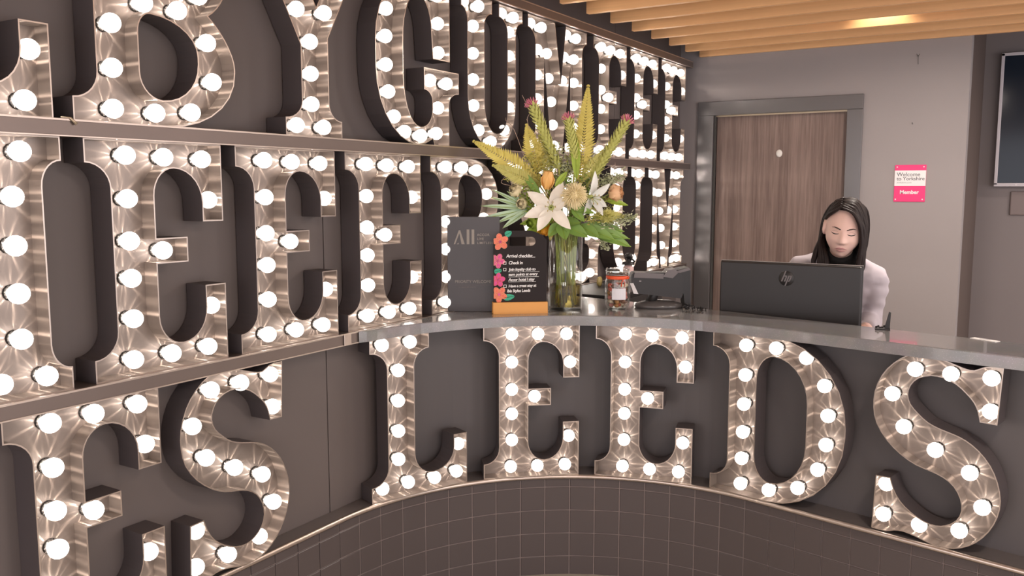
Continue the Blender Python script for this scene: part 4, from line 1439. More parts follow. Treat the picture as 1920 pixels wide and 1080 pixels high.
frond('tall golden fern frond pointing straight up behind the flowers', px(1086, 335, 0.0), px(1100, 153, -0.02), 0.062, 'fern_gold', 0.02, 34)
frond('golden fern frond reaching far out to the left', px(1010, 335, 0.02), px(884, 256, 0.0), 0.060, 'fern_gold', 0.02, 30)
frond('olive fern frond drooping left over the rail', px(1012, 345, 0.03), px(922, 300, 0.03), 0.050, 'fern_olive', 0.03, 24)
frond('short broad fern frond upright at the upper left', px(1008, 320, -0.02), px(984, 224, -0.04), 0.055, 'fern_gold', 0.02, 24)
frond('olive fern frond behind the tulip bud', px(1030, 330, -0.03), px(1008, 245, -0.05), 0.045, 'fern_olive', 0.02, 22)
frond('small fern frond leaning right below the right spike', px(1085, 340, 0.0), px(1135, 268, -0.02), 0.035, 'fern_olive', 0.02, 22)
frond('feathery olive fern under the peach rose', px(1110, 400, 0.05), px(1172, 398, 0.02), 0.040, 'fern_olive', 0.02, 22)


# ---- flower spikes
def spike(label, base, tip, rad):
    root = bloom('flower_spike', label, 'flower spike', 'bristly flower spikes')
    stem_to(root, base, 'spike_green', 0.004)
    ax = (tip - base)
    mb = MB(); mb.tube([base, base.lerp(tip, 0.5), tip], [rad * 0.5, rad * 0.6, rad * 0.5], 8)
    mb.build('spike_core', 'spike_green', root)
    u_ = ax.normalized()
    s_ = u_.orthogonal().normalized()
    b_ = u_.cross(s_)
    mb = MB()
    for k in range(150):
        t_ = (k + 0.5) / 150
        a = k * 2.39996
        out = s_ * math.cos(a) + b_ * math.sin(a)
        p = base + ax * t_ + out * rad * 0.45
        petal(mb, p, out * 0.8 + u_ * 1.0, u_, rad * rnd.uniform(0.8, 1.15), rad * 0.5, 0.2, -0.1, nu=3, nv=2)
    o = mb.build('bracts', 'spike_green', root)
    o['kind'] = 'stuff'
    mb = MB()
    for k in range(34):
        a = k * 2.39996
        h_ = 1 - 0.9 * (k + 0.5) / 34
        out = (s_ * math.cos(a) + b_ * math.sin(a)) * math.sqrt(1 - h_ * h_) + u_ * h_
        mb.tube([tip, tip + out * rad * 0.8, tip + out * rad * 1.25 + u_ * 0.004], [0.003, 0.0028, 0.0010], 4)
    mb.build('tip_tuft', 'spike_pink', root)


spike('bristly green spike with a pink tip, leaning left', px(1046, 310, -0.01), px(996, 194, -0.03), 0.027)
spike('short bristly green spike with a pink tip, middle of the three', px(1078, 300, 0.02), px(1064, 222, 0.02), 0.025)
spike('bristly green spike with a pink tip, leaning right', px(1108, 330, 0.0), px(1171, 226, -0.01), 0.026)


# ---- leaves
def leaf(name, label, pts_w, mname, cat='leaf', group='leaves in the bouquet', nrm=None, stem=True):
    """pts_w: list of (base, tip, width)"""
    root = bloom(name, label, cat, group)
    if stem:
        stem_to(root, pts_w[0][0], 'stem_green', 0.0025, True)
    for b_, t_, w_ in pts_w:
        mb = MB()
        n_ = nrm or (T_ * 0.8 + Z_ * 0.5)
        petal(mb, b_, t_ - b_, n_, (t_ - b_).length * 1.03, w_, 0.22, 0.10, nu=9, nv=4)
        o = mb.build('blade', mname, root)
        mb = MB()
        mb.tube([b_.lerp(t_, k / 5) + n_.normalized() * 0.0015 - n_.normalized() * 0.1 * (t_ - b_).length * (k / 5) ** 2 - n_.normalized() * 0.4 * 0.22 * w_ * math.sin(PI * k / 5) for k in range(6)], 0.0009, 4)
        mb.build('vein', 'leaf_bright', o)
    return root


hub = px(992, 388, 0.04)
leaf('palm_leaf', 'pale mint palm leaf with narrow blades spread to the left', [(hub, px(901, 377, .05), .022), (hub, px(890, 404, .06), .024), (hub, px(923, 348, .03), .018), (hub, px(920, 362, .04), .020), (hub, px(930, 410, .08), .022), (hub, px(943, 419, .09), .026), (hub, px(950, 352, .03), .018)], 'palm_mint', 'palm leaf')
hub2 = px(1088, 418, 0.05)
leaf('lobed_leaf', 'broad lobed green leaf hanging over the vase rim to the right', [(hub2, px(1182, 452, .06), .060), (hub2, px(1170, 425, .03), .056), (hub2, px(1150, 440, .08), .055), (hub2, px(1120, 436, .10), .05), (hub2, px(1180, 438, .05), .045)], 'leaf_green', 'leaf')
hub3 = px(1050, 412, 0.06)
leaf('lobed_leaf', 'broad green leaf lying across the vase mouth below the lily', [(hub3, px(1100, 435, .10), .060), (hub3, px(1060, 440, .12), .055), (hub3, px(1085, 410, .10), .05), (hub3, px(1028, 436, .09), .045)], 'leaf_green')
leaf('green_leaf', 'bright green leaf left of the vase mouth', [(px(1035, 405, .04), px(984, 430, .06), .05), (px(1035, 405, .04), px(975, 412, .06), .04)], 'leaf_bright')
leaf('green_leaf', 'yellow green leaf tip over the chalkboard', [(px(1036, 420, .02), px(992, 436, .03), .022), (px(1036, 420, .02), px(1030, 446, .03), .02)], 'petal_yellow')
leaf('strap_leaf', 'upright green strap leaf below the middle spike', [(px(1079, 330, .05), px(1076, 246, .03), .036)], 'leaf_bright', nrm=T_)
leaf('strap_leaf', 'dark green strap leaf left of the tulip bud', [(px(1015, 365, .07), px(974, 312, .05), .030)], 'leaf_green', nrm=T_)
leaf('strap_leaf', 'short green bud leaf between tulip and spider bloom', [(px(1040, 345, .09), px(1062, 318, .09), .026)], 'leaf_bright', nrm=T_)
leaf('strap_leaf', 'dark green leaf under the spider bloom', [(px(1070, 385, .08), px(1094, 408, .11), .035), (px(1070, 385, .08), px(1112, 392, .10), .03)], 'leaf_green')
leaf('strap_leaf', 'green leaf below the peach rose', [(px(1135, 372, .03), px(1176, 378, .03), .026)], 'leaf_bright')


# ---- filler sprigs with many tiny leaves
def sprig(label, base, tip, mname, w=0.03, n=150, size=0.016):
    root = bloom('greenery_sprig', label, 'greenery', 'filler sprigs in the bouquet')
    stem_to(root, base, 'stem_green', 0.0016, True)
    ax = tip - base
    mb = MB(); mb.tube([base, base.lerp(tip, 0.5), tip], [0.0014, 0.0011, 0.0007], 4)
    for k in range(7):
        p = base + ax * (0.2 + 0.12 * k)
        mb.tube([p, p + Vector((rnd.uniform(-w, w), rnd.uniform(-w, w), rnd.uniform(0, w))) * 0.9], 0.0007, 4)
    mb.build('twig', 'stem_green', root)
    mb = MB()
    for k in range(n):
        p = base + ax * rnd.uniform(0.05, 1.02) + Vector((rnd.gauss(0, w * 0.5), rnd.gauss(0, w * 0.5), rnd.gauss(0, w * 0.5)))
        dr = Vector((rnd.uniform(-1, 1), rnd.uniform(-1, 1), rnd.uniform(-0.4, 1)))
        petal(mb, p, dr, dr.orthogonal(), size * rnd.uniform(0.7, 1.3), size * 0.42, 0.1, 0.1, nu=3, nv=2)
    o = mb.build('small_leaves', mname, root)
    o['kind'] = 'stuff'


for lab, b_, t_, mm, w_ in (
        ('sage sprig below the leaning left spike', px(1040, 345, -.02), px(1040, 270, -.02), 'leaf_sage', 0.035), ('olive sprig left of the tulip bud', px(1015, 350, .02), px(985, 290, .01), 'fern_olive', 0.035),
        ('sage sprig between the spikes', px(1065, 340, .0), px(1060, 285, -.01), 'leaf_sage', 0.032), ('golden sprig under the tall fern', px(1090, 345, -.01), px(1096, 290, -.01), 'fern_olive', 0.03),
        ('olive sprig far left under the fern', px(1000, 345, .03), px(955, 325, .02), 'fern_olive', 0.03), ('sage sprig behind the right lily', px(1105, 350, .0), px(1135, 330, -.02), 'leaf_sage', 0.032),
        ('bright sprig left of the large lily', px(1000, 385, .05), px(985, 350, .05), 'leaf_bright', 0.028), ('olive sprig below the right lily', px(1100, 405, .08), px(1140, 400, .06), 'fern_olive', 0.03),
        ('dark green sprig in the bouquet\'s heart', px(1050, 375, .02), px(1060, 330, .03), 'leaf_green', 0.04), ('dark green sprig behind the spider bloom', px(1085, 385, .02), px(1100, 335, .01), 'leaf_green', 0.04),
        ('pale wispy sprig sticking out low on the right', px(1150, 410, .04), px(1190, 402, .02), 'leaf_sage', 0.018), ('thin needle sprig under the lobed leaf', px(1120, 430, .02), px(1135, 462, .0), 'leaf_sage', 0.015),
        ('broad olive sprig behind the tulip bud', px(1025, 340, -.03), px(1020, 285, -.04), 'fern_olive', 0.045), ('broad olive sprig behind the middle spike', px(1070, 330, -.03), px(1078, 268, -.04), 'fern_olive', 0.042),
        ('golden sprig left of the leaning spike', px(1015, 320, -.01), px(1000, 262, -.02), 'fern_gold', 0.038), ('yellow green sprig low behind the palm leaf', px(1000, 395, .0), px(970, 370, .0), 'fern_olive', 0.032),
        ('dense green sprig under the spider bloom', px(1075, 400, .04), px(1090, 380, .05), 'leaf_green', 0.035), ('dense olive sprig between white lily and rose', px(1110, 385, .0), px(1145, 362, .0), 'fern_olive', 0.035),
        ('pale sprig high between fern and right spike', px(1100, 330, -.03), px(1122, 282, -.03), 'leaf_sage', 0.030), ('feathery sprig over the lobed leaf', px(1125, 410, .05), px(1165, 415, .03), 'leaf_sage', 0.028),
        ('sage sprig above the peach rose', px(1130, 345, .0), px(1168, 322, -.02), 'leaf_sage', 0.022)):
    sprig(lab, b_, t_, mm, w_)


def twig(label, pts):
    root = bloom('curly_twig', label, 'twig', 'curly twigs in the bouquet')
    stem_to(root, pts[0], 'twig_brown', 0.0016, True)
    mb = MB(); mb.tube(smooth_open([tuple(p) for p in pts], 4), 0.0012, 5)
    mb.build('twig', 'twig_brown', root)
    mb = MB()
    for k in range(2, len(pts)):
        p = pts[k]
        mb.tube([p, p + Vector((rnd.uniform(-.01, .01), rnd.uniform(-.01, .01), rnd.uniform(.004, .014)))], [0.001, 0.0006], 4)
    mb.build('twig_tips', 'twig_brown', root)


twig('thin curly twig rising left of the leaning spike', [px(1020, 330, -.02), px(1000, 270, -.03), px(986, 222, -.03), px(990, 205, -.03), px(978, 178, -.03)])
twig('thin curly twig looping out to the left', [px(1010, 345, .02), px(985, 300, .0), px(962, 240, .0), px(946, 222, .0)])
twig('thin curly twig coiled above the palm leaf', [px(1000, 360, .03), px(960, 345, .02), px(938, 338, .02), px(948, 322, .02), px(940, 308, .02), px(930, 296, .02)])
twig('thin reddish twig arching right behind the white lily', [px(1085, 350, -.01), px(1110, 325, -.02), px(1138, 310, -.02), px(1152, 305, -.02), px(1142, 316, -.02)])
# ================================================================== THE RECEPTIONIST
for nm, c, r_ in (('skin', (0.82, 0.55, 0.47), 0.5), ('hair_dark', (0.026, 0.018, 0.017), 0.50), ('blazer_lilac', (0.53, 0.475, 0.515), 0.75), ('knit_black', (0.012, 0.011, 0.012), 0.85),
                  ('trouser_black', (0.015, 0.014, 0.016), 0.8), ('shoe_black', (0.012, 0.011, 0.011), 0.35), ('lip_mauve', (0.55, 0.255, 0.25), 0.45), ('brow_dark', (0.095, 0.058, 0.045), 0.7),
                  ('eye_white', (0.70, 0.64, 0.60), 0.3), ('iris_brown', (0.05, 0.03, 0.02), 0.2), ('lash_black', (0.02, 0.014, 0.012), 0.6), ('eyelid_shade', (0.56, 0.34, 0.28), 0.6), ('lip_dark', (0.28, 0.10, 0.09), 0.6)):
    mat(nm, c, r_, sss=0.12 if nm == 'skin' else 0.0)
MATS['hair_dark'].node_tree.nodes['Principled BSDF'].inputs['Specular IOR Level'].default_value = 0.22
person = thing('person', 'woman with long dark hair in a pale blazer looking down at the monitor', 'person', (-0.77, 4.27, 0.0))
PINV = Matrix.Translation((0.77, -4.27, 0.0))


def remesh(mb, voxel, smooth_it=4):
    me = bpy.data.meshes.new('source')
    me.from_pydata(mb.v, [], mb.f)
    o = bpy.data.objects.new('source', me)
    md = o.modifiers.new('r', 'REMESH')
    md.mode = 'VOXEL'
    md.voxel_size = voxel
    sm_ = o.modifiers.new('s', 'SMOOTH')
    sm_.iterations = smooth_it
    sm_.factor = 0.5
    out_ = evaluated(o)
    out_.polygons.foreach_set('use_smooth', [True] * len(out_.polygons))
    return out_


def ppart(name, me, mname):
    me.materials.clear()
    me.materials.append(MATS[mname])
    o = link(name, me, person)
    o.matrix_parent_inverse = PINV
    return o


def rings(mb, secs, n=20, yaw=0.18):
    """closed loft of horizontal ellipses (x, y, z, rx, ry)"""
    vs, fs = [], []
    c, s = math.cos(yaw), math.sin(yaw)
    for x, y, z, rx, ry in secs:
        for i in range(n):
            a = 2 * PI * i / n
            px_, py_ = rx * math.cos(a), ry * math.sin(a)
            vs.append((x + px_ * c - py_ * s, y + px_ * s + py_ * c, z))
    for k in range(len(secs) - 1):
        for i in range(n):
            j = (i + 1) % n
            fs.append((k * n + i, k * n + j, (k + 1) * n + j, (k + 1) * n + i))
    fs.append(tuple(reversed(range(n))))
    fs.append(tuple(range((len(secs) - 1) * n, len(secs) * n)))
    mb.add(vs, fs, 0, True)


# ---- head, in its own frame: face looks along -y, +x is to the viewer's right
HC = Vector((-0.712, 3.886, 1.428))
HM = Matrix.Translation(HC) @ Matrix.Rotation(math.radians(9), 4, 'Z') @ Matrix.Rotation(math.radians(6.5), 4, 'Y') @ Matrix.Rotation(math.radians(9), 4, 'X')


def ray_ell(d, c, r):
    A = sum((d[i] / r[i]) ** 2 for i in range(3))
    B = -2 * sum(d[i] * c[i] / r[i] ** 2 for i in range(3))
    Cc = sum((c[i] / r[i]) ** 2 for i in range(3)) - 1
    D = B * B - 4 * A * Cc
    return (-B + math.sqrt(D)) / (2 * A) if D > 0 else 0.0


def sst(a, b_, x):
    t_ = max(0, min(1, (x - a) / (b_ - a)))
    return t_ * t_ * (3 - 2 * t_)


def gs(x, z, cx, cz, sx, sz):
    return math.exp(-0.5 * (((x - cx) / sx) ** 2 + ((z - cz) / sz) ** 2))


def head_point(az, el):
    d = (math.sin(az) * math.cos(el), -math.cos(az) * math.cos(el), math.sin(el))
    ra = ray_ell(d, (0, 0.014, 0.028), (0.0735, 0.092, 0.092))
    rb = ray_ell(d, (0, -0.022, -0.036), (0.0640, 0.066, 0.080))
    k = 60.0
    r = math.log(math.exp(k * ra) + math.exp(k * rb)) / k if min(ra, rb) > 0 else max(ra, rb)
    x, y, z = d[0] * r, d[1] * r, d[2] * r
    x *= 1 - 0.27 * sst(-0.030, -0.118, z)
    f = sst(0.02, -0.05, y)
    nz = sst(0.014, -0.036, z) * (1 - sst(-0.038, -0.050, z))
    dy = 0.0
    dy += (0.004 * gs(x, z, 0, -0.004, 0.007, 0.014) + 0.021 * nz * math.exp(-0.5 * (x / (0.0075 + 0.0045 * nz)) ** 2))
    dy += 0.004 * gs(abs(x), z, 0.0105, -0.041, 0.0045, 0.005)
    dy -= 0.0085 * gs(abs(x), z, 0.031, 0.000, 0.014, 0.010)
    dy += 0.0050 * gs(abs(x), z, 0.031, -0.001, 0.010, 0.006)
    dy += 0.0030 * gs(abs(x), z, 0.028, 0.020, 0.018, 0.007)
    dy += 0.0035 * gs(abs(x), z, 0.040, -0.030, 0.018, 0.016)
    dy += 0.0060 * gs(x, z, 0, -0.0640, 0.015, 0.0042) + 0.0065 * gs(x, z, 0, -0.0745, 0.013, 0.0045) - 0.0028 * gs(x, z, 0, -0.0690, 0.018, 0.0018)
    dy -= 0.0025 * gs(x, z, 0, -0.0845, 0.014, 0.004)
    dy += 0.0065 * gs(x, z, 0, -0.101, 0.016, 0.010)
    y -= dy * f
    return Vector((x, y, z))


NA, NE = 96, 84
hv, hf = [], []
for e in range(NE + 1):
    el = -PI / 2 + PI * e / NE
    for a in range(NA):
        hv.append(head_point(2 * PI * a / NA - PI, el))
for e in range(NE):
    for a in range(NA):
        b_ = (a + 1) % NA
        hf.append((e * NA + a, e * NA + b_, (e + 1) * NA + b_, (e + 1) * NA + a))
HBVH = BVHTree.FromPolygons(hv, hf)


def on_face(x, z, lift=0.0):
    hit = HBVH.ray_cast(Vector((x, -0.4, z)), Vector((0, 1, 0)))
    return hit[0] - Vector((0, lift, 0)) if hit[0] is not None else Vector((x, -0.08, z))


body = MB()
body.add([HM @ v for v in hv], hf, 0, True)
for s in (-1, 1):                                     # ears
    body.ball(HM @ Vector(((-0.0785 if s < 0 else 0.069), 0.008, -0.004)), 0.009, 0.018, 0.031, 12, mtx=HM.to_3x3() @ Matrix.Rotation(s * 0.35, 3, 'Z'))
    body.tube([HM @ Vector(((-0.085 if s < 0 else 0.070), 0.018 - 0.010 * math.cos(t_), 0.004 + 0.024 * math.sin(t_))) for t_ in [i * 0.5 - 1.6 for i in range(8)]], 0.0045, 6)
NB = Vector((-0.742, 4.015, 1.262))
body.tube([HM @ Vector((0, 0.030, -0.02)), HM @ Vector((0, 0.028, -0.09)), NB, NB + Vector((-0.01, 0.05, -0.10))], [0.050, 0.048, 0.055, 0.075], 18)
rings(body, [(-0.790, 4.28, 0.80, 0.150, 0.105), (-0.788, 4.27, 0.88, 0.160, 0.110), (-0.780, 4.23, 0.98, 0.130, 0.090), (-0.768, 4.16, 1.07, 0.135, 0.092), (-0.755, 4.09, 1.15, 0.150, 0.090), (-0.750, 4.055, 1.205, 0.150, 0.070), (-0.745, 4.03, 1.24, 0.085, 0.055)])
SL, EL, WL_, = Vector((-0.908, 4.012, 1.243)), Vector((-0.955, 4.120, 1.010)), Vector((-0.880, 3.895, 0.992))
SR, ER, WR_ = Vector((-0.616, 4.080, 1.206)), Vector((-0.640, 4.185, 1.005)), Vector((-0.622, 3.965, 0.992))
CH = Vector((-0.750, 4.060, 1.190))


def arm(mb, S, E_, W_, grow=0.0):
    pts = smooth_open([tuple(CH.lerp(S, 0.45)), tuple(S), tuple(S.lerp(E_, 0.5)), tuple(E_), tuple(E_.lerp(W_, 0.5)), tuple(W_)], 4)
    base_r = [0.055, 0.050, 0.043, 0.039, 0.034, 0.026]
    rr = []
    for i in range(len(pts)):
        f = i / 4
        k = min(4, int(f))
        rr.append(base_r[k] + (base_r[k + 1] - base_r[k]) * (f - k) + grow)
    mb.tube(pts, rr, 16)


def hand(mb, W_, d, thumb_side):
    """palm down on the desk, fingers a little curled; d is the pointing direction"""
    d = d.normalized()
    s = Vector((d.y, -d.x, 0)).normalized()            # to the right of d, seen from above
    up_ = Vector((0, 0, 1))
    P0 = W_ + d * 0.050 + Vector((0, 0, -0.006))
    m3 = Matrix((s, d, up_)).transposed()
    mb.tube([W_ - d * 0.02, W_ + d * 0.02, P0], [0.025, 0.024, 0.026], 12, flat=0.7)
    mb.ball(P0, 0.039, 0.048, 0.015, 14, mtx=m3)
    for k, (off, ln, r_) in enumerate(((-0.029, 0.066, 0.0078), (-0.010, 0.078, 0.0084), (0.010, 0.074, 0.0082), (0.029, 0.058, 0.0072))):
        o_ = off * -thumb_side * -1
        b_ = P0 + d * 0.038 + s * o_
        mb.tube([b_ - d * 0.02, b_ + d * ln * 0.35 + up_ * 0.012 + s * o_ * 0.10, b_ + d * ln * 0.72 + up_ * 0.008 + s * o_ * 0.2, b_ + d * ln - up_ * 0.006 + s * o_ * 0.24],
                [r_ * 1.1, r_, r_ * 0.92, r_ * 0.72], 8)
    t0 = P0 - d * 0.018 + s * (0.026 * thumb_side)
    mb.tube([t0 - s * 0.01 * thumb_side, t0 + s * (0.022 * thumb_side) + d * 0.018, t0 + s * (0.030 * thumb_side) + d * 0.046 - up_ * 0.004], [0.013, 0.0105, 0.0080], 8)


arm(body, SL, EL, WL_)
arm(body, SR, ER, WR_)
hand(body, WL_ - Vector((0, 0, 0.008)), Vector((0.25, -0.95, -0.02)), 1)
hand(body, WR_ - Vector((0, 0, 0.008)), Vector((-0.20, -0.97, -0.02)), -1)
for s in (-1, 1):
    hx = -0.790 + s * 0.085
    body.tube([(hx, 4.28 + s * 0.015, 0.86), (hx + s * 0.005, 4.275 + s * .015, 0.66), (hx + s * 0.008, 4.275 + s * .015, 0.47), (hx + s * 0.008, 4.30 + s * .015, 0.28), (hx + s * 0.008, 4.31 + s * .015, 0.08)], [0.085, 0.074, 0.054, 0.052, 0.036], 14)
    body.tube([(hx + s * 0.008, 4.34 + s * .015, 0.05), (hx + s * 0.012, 4.26 + s * .015, 0.038), (hx + s * 0.020, 4.15 + s * .015, 0.030)], [0.034, 0.036, 0.028], 10)
ppart('body', remesh(body, 0.0042, 3), 'skin')

# ---- face details
def face_tube(name, pts, rads, mname, lift, flat=1.0, n=6):
    mb = MB(); mb.tube([HM @ on_face(x, z, lift) for x, z in pts], rads, n, flat=flat)
    return ppart(name, mb.mesh(name, mname), mname)


for s in (-1, 1):
    face_tube('eyebrow', [(s * 0.0125, 0.0140), (s * 0.024, 0.0185), (s * 0.036, 0.0212), (s * 0.048, 0.0180)], [0.0026, 0.0034, 0.0027, 0.0009], 'brow_dark', 0.0006, 0.8)
    face_tube('eyelashes', [(s * 0.0170, -0.0030), (s * 0.024, -0.0058), (s * 0.032, -0.0070), (s * 0.040, -0.0060), (s * 0.0475, -0.0030)], [0.0008, 0.0017, 0.0021, 0.0020, 0.0010], 'lash_black', 0.0010)
    face_tube('eyelid_crease', [(s * 0.0185, 0.0020), (s * 0.027, 0.0052), (s * 0.036, 0.0050), (s * 0.0465, 0.0010)], [0.0006, 0.0013, 0.0014, 0.0008], 'eyelid_shade', -0.0004)
    ew = face_tube('eye', [(s * 0.0200, -0.0040), (s * 0.0315, -0.0062), (s * 0.0430, -0.0040)], [0.0006, 0.0016, 0.0006], 'eye_white', -0.0004, 1.0, 8)
    mb = MB(); mb.ball(HM @ on_face(s * 0.031, -0.0066, 0.0004), 0.0050, 0.0022, 0.0026, 10)
    ib = ppart('iris', mb.mesh('iris', 'iris_brown'), 'iris_brown')
    ib.parent = ew
    ib.matrix_parent_inverse = PINV
    face_tube('nostril', [(s * 0.0045, -0.0475), (s * 0.0085, -0.0480)], [0.0012, 0.0016], 'brow_dark', -0.0008)
face_tube('upper_lip', [(-0.0250, -0.0695), (-0.014, -0.0655), (-0.005, -0.0635), (0, -0.0645), (0.005, -0.0635), (0.014, -0.0655), (0.0250, -0.0695)], [0.0008, 0.0024, 0.0032, 0.0030, 0.0032, 0.0024, 0.0008], 'lip_mauve', -0.0012)
face_tube('lower_lip', [(-0.0225, -0.0712), (-0.012, -0.0748), (0, -0.0762), (0.012, -0.0748), (0.0225, -0.0712)], [0.0008, 0.0032, 0.0042, 0.0032, 0.0008], 'lip_mauve', -0.0020)
face_tube('lip_line', [(-0.025, -0.0698), (-0.012, -0.0698), (0, -0.0706), (0.012, -0.0698), (0.025, -0.0698)], [0.0005, 0.0008, 0.0008, 0.0008, 0.0005], 'lip_dark', 0.0012)

# ---- hair : cap over the skull and overlapping locks from a side parting
hair = MB()
cv, cf, keep = [], [], []
for e in range(33):
    el = -PI / 2 + PI * e / 32
    for a in range(48):
        az = 2 * PI * a / 48 - PI
        d = (math.sin(az) * math.cos(el), -math.cos(az) * math.cos(el), math.sin(el))
        r = ray_ell(d, (0, 0.016, 0.030), (0.079, 0.098, 0.099))
        p = Vector((d[0] * r, d[1] * r, d[2] * r))
        cv.append(p)
        hl = 0.088 - 0.35 * max(0, p.x - 0.0) - 0.42 * max(0, -p.x - 0.02)
        keep.append(p.y > 0.010 and p.z > -0.06 or p.z > hl)
for e in range(32):
    for a in range(48):
        b_ = (a + 1) % 48
        q = (e * 48 + a, e * 48 + b_, (e + 1) * 48 + b_, (e + 1) * 48 + a)
        if all(keep[i] for i in q):
            cf.append(q)
hair.add([HM @ v for v in cv], cf, 0, True)
hr = random.Random(12)


def lock(pts, r0, flat=0.55):
    pts = [Vector(p) + Vector((hr.gauss(0, 0.0022), hr.gauss(0, 0.0022), hr.gauss(0, 0.002))) for p in pts]
    sm_ = smooth_open([tuple(p) for p in pts], 4)
    n = len(sm_)
    rr = [r0 * (0.55 + 0.45 * min(1, i / (n * 0.2))) * (1 if i < n * 0.72 else max(0.18, 1 - 0.75 * (i - n * 0.72) / (n * 0.28))) for i in range(n)]
    hair.tube([HM @ Vector(p) for p in sm_], rr, 7, flat=flat)


PART = -0.022
for k in range(26):                                   # swept over to the viewer's right and hanging
    t_ = k / 25
    y = -0.070 + 0.165 * t_
    top = 0.128 - 0.9 * (y - 0.012) ** 2 * 3.2
    fr = max(0, 1 - t_ * 3.2)                         # front locks frame the face
    lock([(PART, y, top - 0.004), (0.024, y - 0.012 * fr, top - 0.002 - 0.018 * fr), (0.060 - 0.010 * fr, y * 0.95 - 0.010 * fr, 0.078 - 0.022 * fr), (0.080 - 0.012 * fr, y * 0.9 - 0.002 * fr, 0.020 - 0.008 * fr), (0.087 - 0.010 * fr, y * 0.85 + 0.002, -0.045),
          (0.090 - 0.014 * fr, y * 0.75 - 0.004, -0.105), (0.088 - 0.018 * fr + 0.012 * t_, y * 0.62 - 0.012, -0.160), (0.082 - 0.022 * fr + 0.012 * t_, y * 0.5 - 0.014, -0.195 + 0.012 * hr.random())], 0.0150)
for k in range(20):                                   # tucked behind the ear on the viewer's left
    t_ = k / 19
    y = -0.066 + 0.16 * t_
    top = 0.127 - 0.9 * (y - 0.012) ** 2 * 3.2
    fr = max(0, 1 - t_ * 2.2)
    lock([(PART, y, top - 0.004), (-0.046, y + 0.002, 0.102 - 0.016 * fr), (-0.0695, y + 0.034 * fr, 0.060), (-0.0800, max(y, 0.036) + 0.012, 0.022), (-0.0820, max(y, 0.046) + 0.010, -0.040),
          (-0.096, max(y * 0.8, 0.018), -0.105), (-0.104, max(y * 0.6, 0.000) - 0.006, -0.150), (-0.100, max(y * 0.45, -0.010) - 0.012, -0.178 + 0.014 * hr.random())], 0.0135)
for k in range(14):                                   # locks falling in front of the shoulder, viewer's left
    t_ = k / 13
    lock([(-0.080, 0.058 + 0.01 * t_, -0.005), (-0.088, 0.036 + 0.02 * t_, -0.060), (-0.086 + 0.03 * t_, 0.004, -0.115), (-0.080 + 0.035 * t_, -0.012, -0.160), (-0.074 + 0.035 * t_, -0.016, -0.188 + 0.015 * hr.random())], 0.012)
for k in range(18):                                   # the back
    t_ = k / 17
    x = -0.085 + 0.17 * t_
    lock([(PART * 0.5 + x * 0.2, 0.05, 0.122), (x * 0.75, 0.098, 0.080), (x, 0.112, 0.01), (x * 1.05, 0.108, -0.08), (x * 1.05, 0.095, -0.165 + 0.01 * hr.random())], 0.016)
ppart('hair', hair.mesh('hair', 'hair_dark'), 'hair_dark')

# ---- clothes
jk = MB()
rings(jk, [(-0.790, 4.282, 0.76, 0.172, 0.128), (-0.788, 4.272, 0.88, 0.178, 0.126), (-0.780, 4.23, 0.98, 0.150, 0.108), (-0.768, 4.16, 1.07, 0.155, 0.110), (-0.755, 4.09, 1.15, 0.170, 0.106), (-0.750, 4.058, 1.205, 0.165, 0.086), (-0.747, 4.042, 1.238, 0.105, 0.072), (-0.746, 4.038, 1.252, 0.082, 0.064)])
arm(jk, SL, EL, WL_ - (WL_ - EL) * 0.10, 0.014)
arm(jk, SR, ER, WR_ - (WR_ - ER) * 0.10, 0.014)
for S in (SL, SR):                                    # shoulder pads
    jk.ball(S + Vector((0, 0, 0.004)), 0.060, 0.056, 0.050, 14)
    jk.tube([S + Vector((0, 0, 0.012)), S.lerp(NB, 0.5) + Vector((0, 0.01, 0.030)), NB + Vector((0, 0.012, 0.004))], [0.046, 0.044, 0.050], 12)
jm = remesh(jk, 0.008, 5)
nrms = [v.normal.copy() for v in jm.vertices]           # soft creases
cos_ = []
for v, n_ in zip(jm.vertices, nrms):
    nz_ = noise.noise(Vector((v.co.x * 14, v.co.y * 14, v.co.z * 26)))
    cos_ += list(v.co + n_ * (nz_ * 0.009))
jm.vertices.foreach_set('co', cos_)
jm.update()
jacket = ppart('blazer', jm, 'blazer_lilac')
fdir = Vector((0.18, -0.98, 0)).normalized()
sdir = Vector((0.98, 0.18, 0)).normalized()
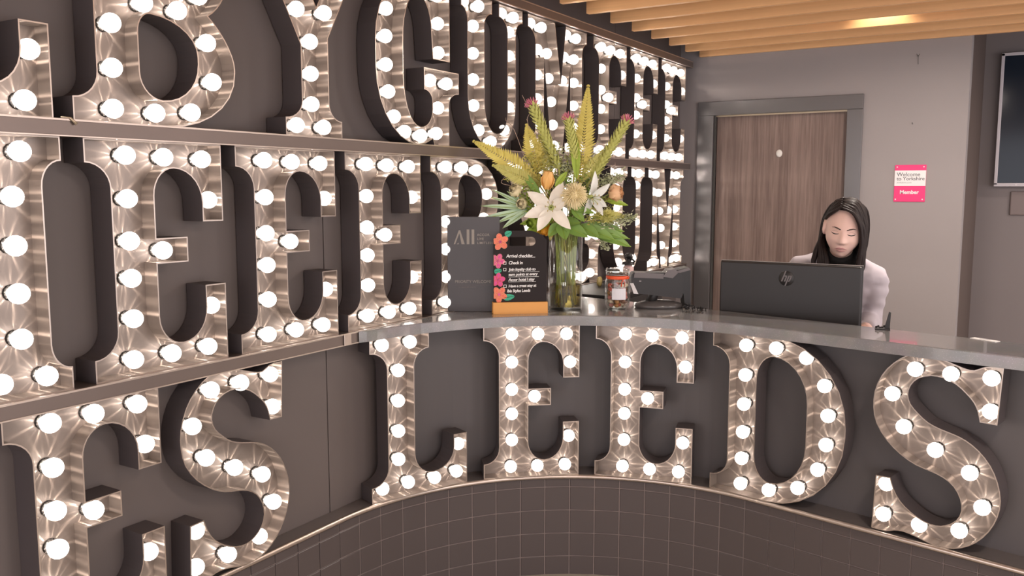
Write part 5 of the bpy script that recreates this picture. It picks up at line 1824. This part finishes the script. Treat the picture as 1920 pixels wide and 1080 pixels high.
for s in (-1, 1):                                     # lapels
    mb = MB()
    b0 = NB + sdir * (s * 0.062) + Vector((0, 0, 0.006))
    b1 = NB + sdir * (s * 0.068) + fdir * 0.085 + Vector((0, 0, -0.075))
    b2 = NB + sdir * (s * 0.020) + fdir * 0.095 + Vector((0, 0.01, -0.190))
    mb.tube(smooth_open([tuple(b0), tuple(b1), tuple(b2)], 5), [0.012, 0.014, 0.017, 0.020, 0.022, 0.024, 0.022, 0.020, 0.016, 0.012, 0.008], 8, flat=0.35)
    mb_me = mb.mesh('lapel', 'blazer_lilac')
    lp = ppart('lapel', mb_me, 'blazer_lilac')
    lp.parent = jacket
    lp.matrix_parent_inverse = PINV
tn = MB()
tn.tube([HM @ Vector((0, 0.022, -0.098)), NB.lerp(HM @ Vector((0, 0.022, -0.098)), 0.45), NB + Vector((0.004, -0.01, 0.0)), NB + Vector((0, -0.005, -0.06))], [0.056, 0.062, 0.074, 0.098], 20)
tn.ball(NB + fdir * 0.045 + Vector((0, 0, -0.085)), 0.085, 0.055, 0.085, 18)
ppart('black_top', remesh(tn, 0.008, 4), 'knit_black')
tr_ = MB()
rings(tr_, [(-0.790, 4.285, 0.74, 0.165, 0.118), (-0.790, 4.282, 0.86, 0.164, 0.114)])
for s in (-1, 1):
    hx = -0.790 + s * 0.085
    tr_.tube([(hx, 4.28 + s * 0.015, 0.84), (hx + s * 0.005, 4.275 + s * .015, 0.66), (hx + s * 0.008, 4.275 + s * .015, 0.47), (hx + s * 0.008, 4.30 + s * .015, 0.28), (hx + s * 0.008, 4.31 + s * .015, 0.085)], [0.094, 0.084, 0.068, 0.066, 0.062], 14)
ppart('trousers', remesh(tr_, 0.010, 4), 'trouser_black')
for s in (-1, 1):
    hx = -0.790 + s * 0.085
    mb = MB()
    mb.tube([(hx + s * 0.008, 4.365 + s * .015, 0.042), (hx + s * 0.010, 4.30 + s * .015, 0.046), (hx + s * 0.014, 4.21 + s * .015, 0.040), (hx + s * 0.022, 4.12 + s * .015, 0.034)], [0.036, 0.042, 0.043, 0.030], 12, flat=0.9)
    for i, v in enumerate(mb.v):
        mb.v[i] = (v[0], v[1], max(0.0, v[2]))
    ppart('shoe', mb.mesh('shoe', 'shoe_black'), 'shoe_black')
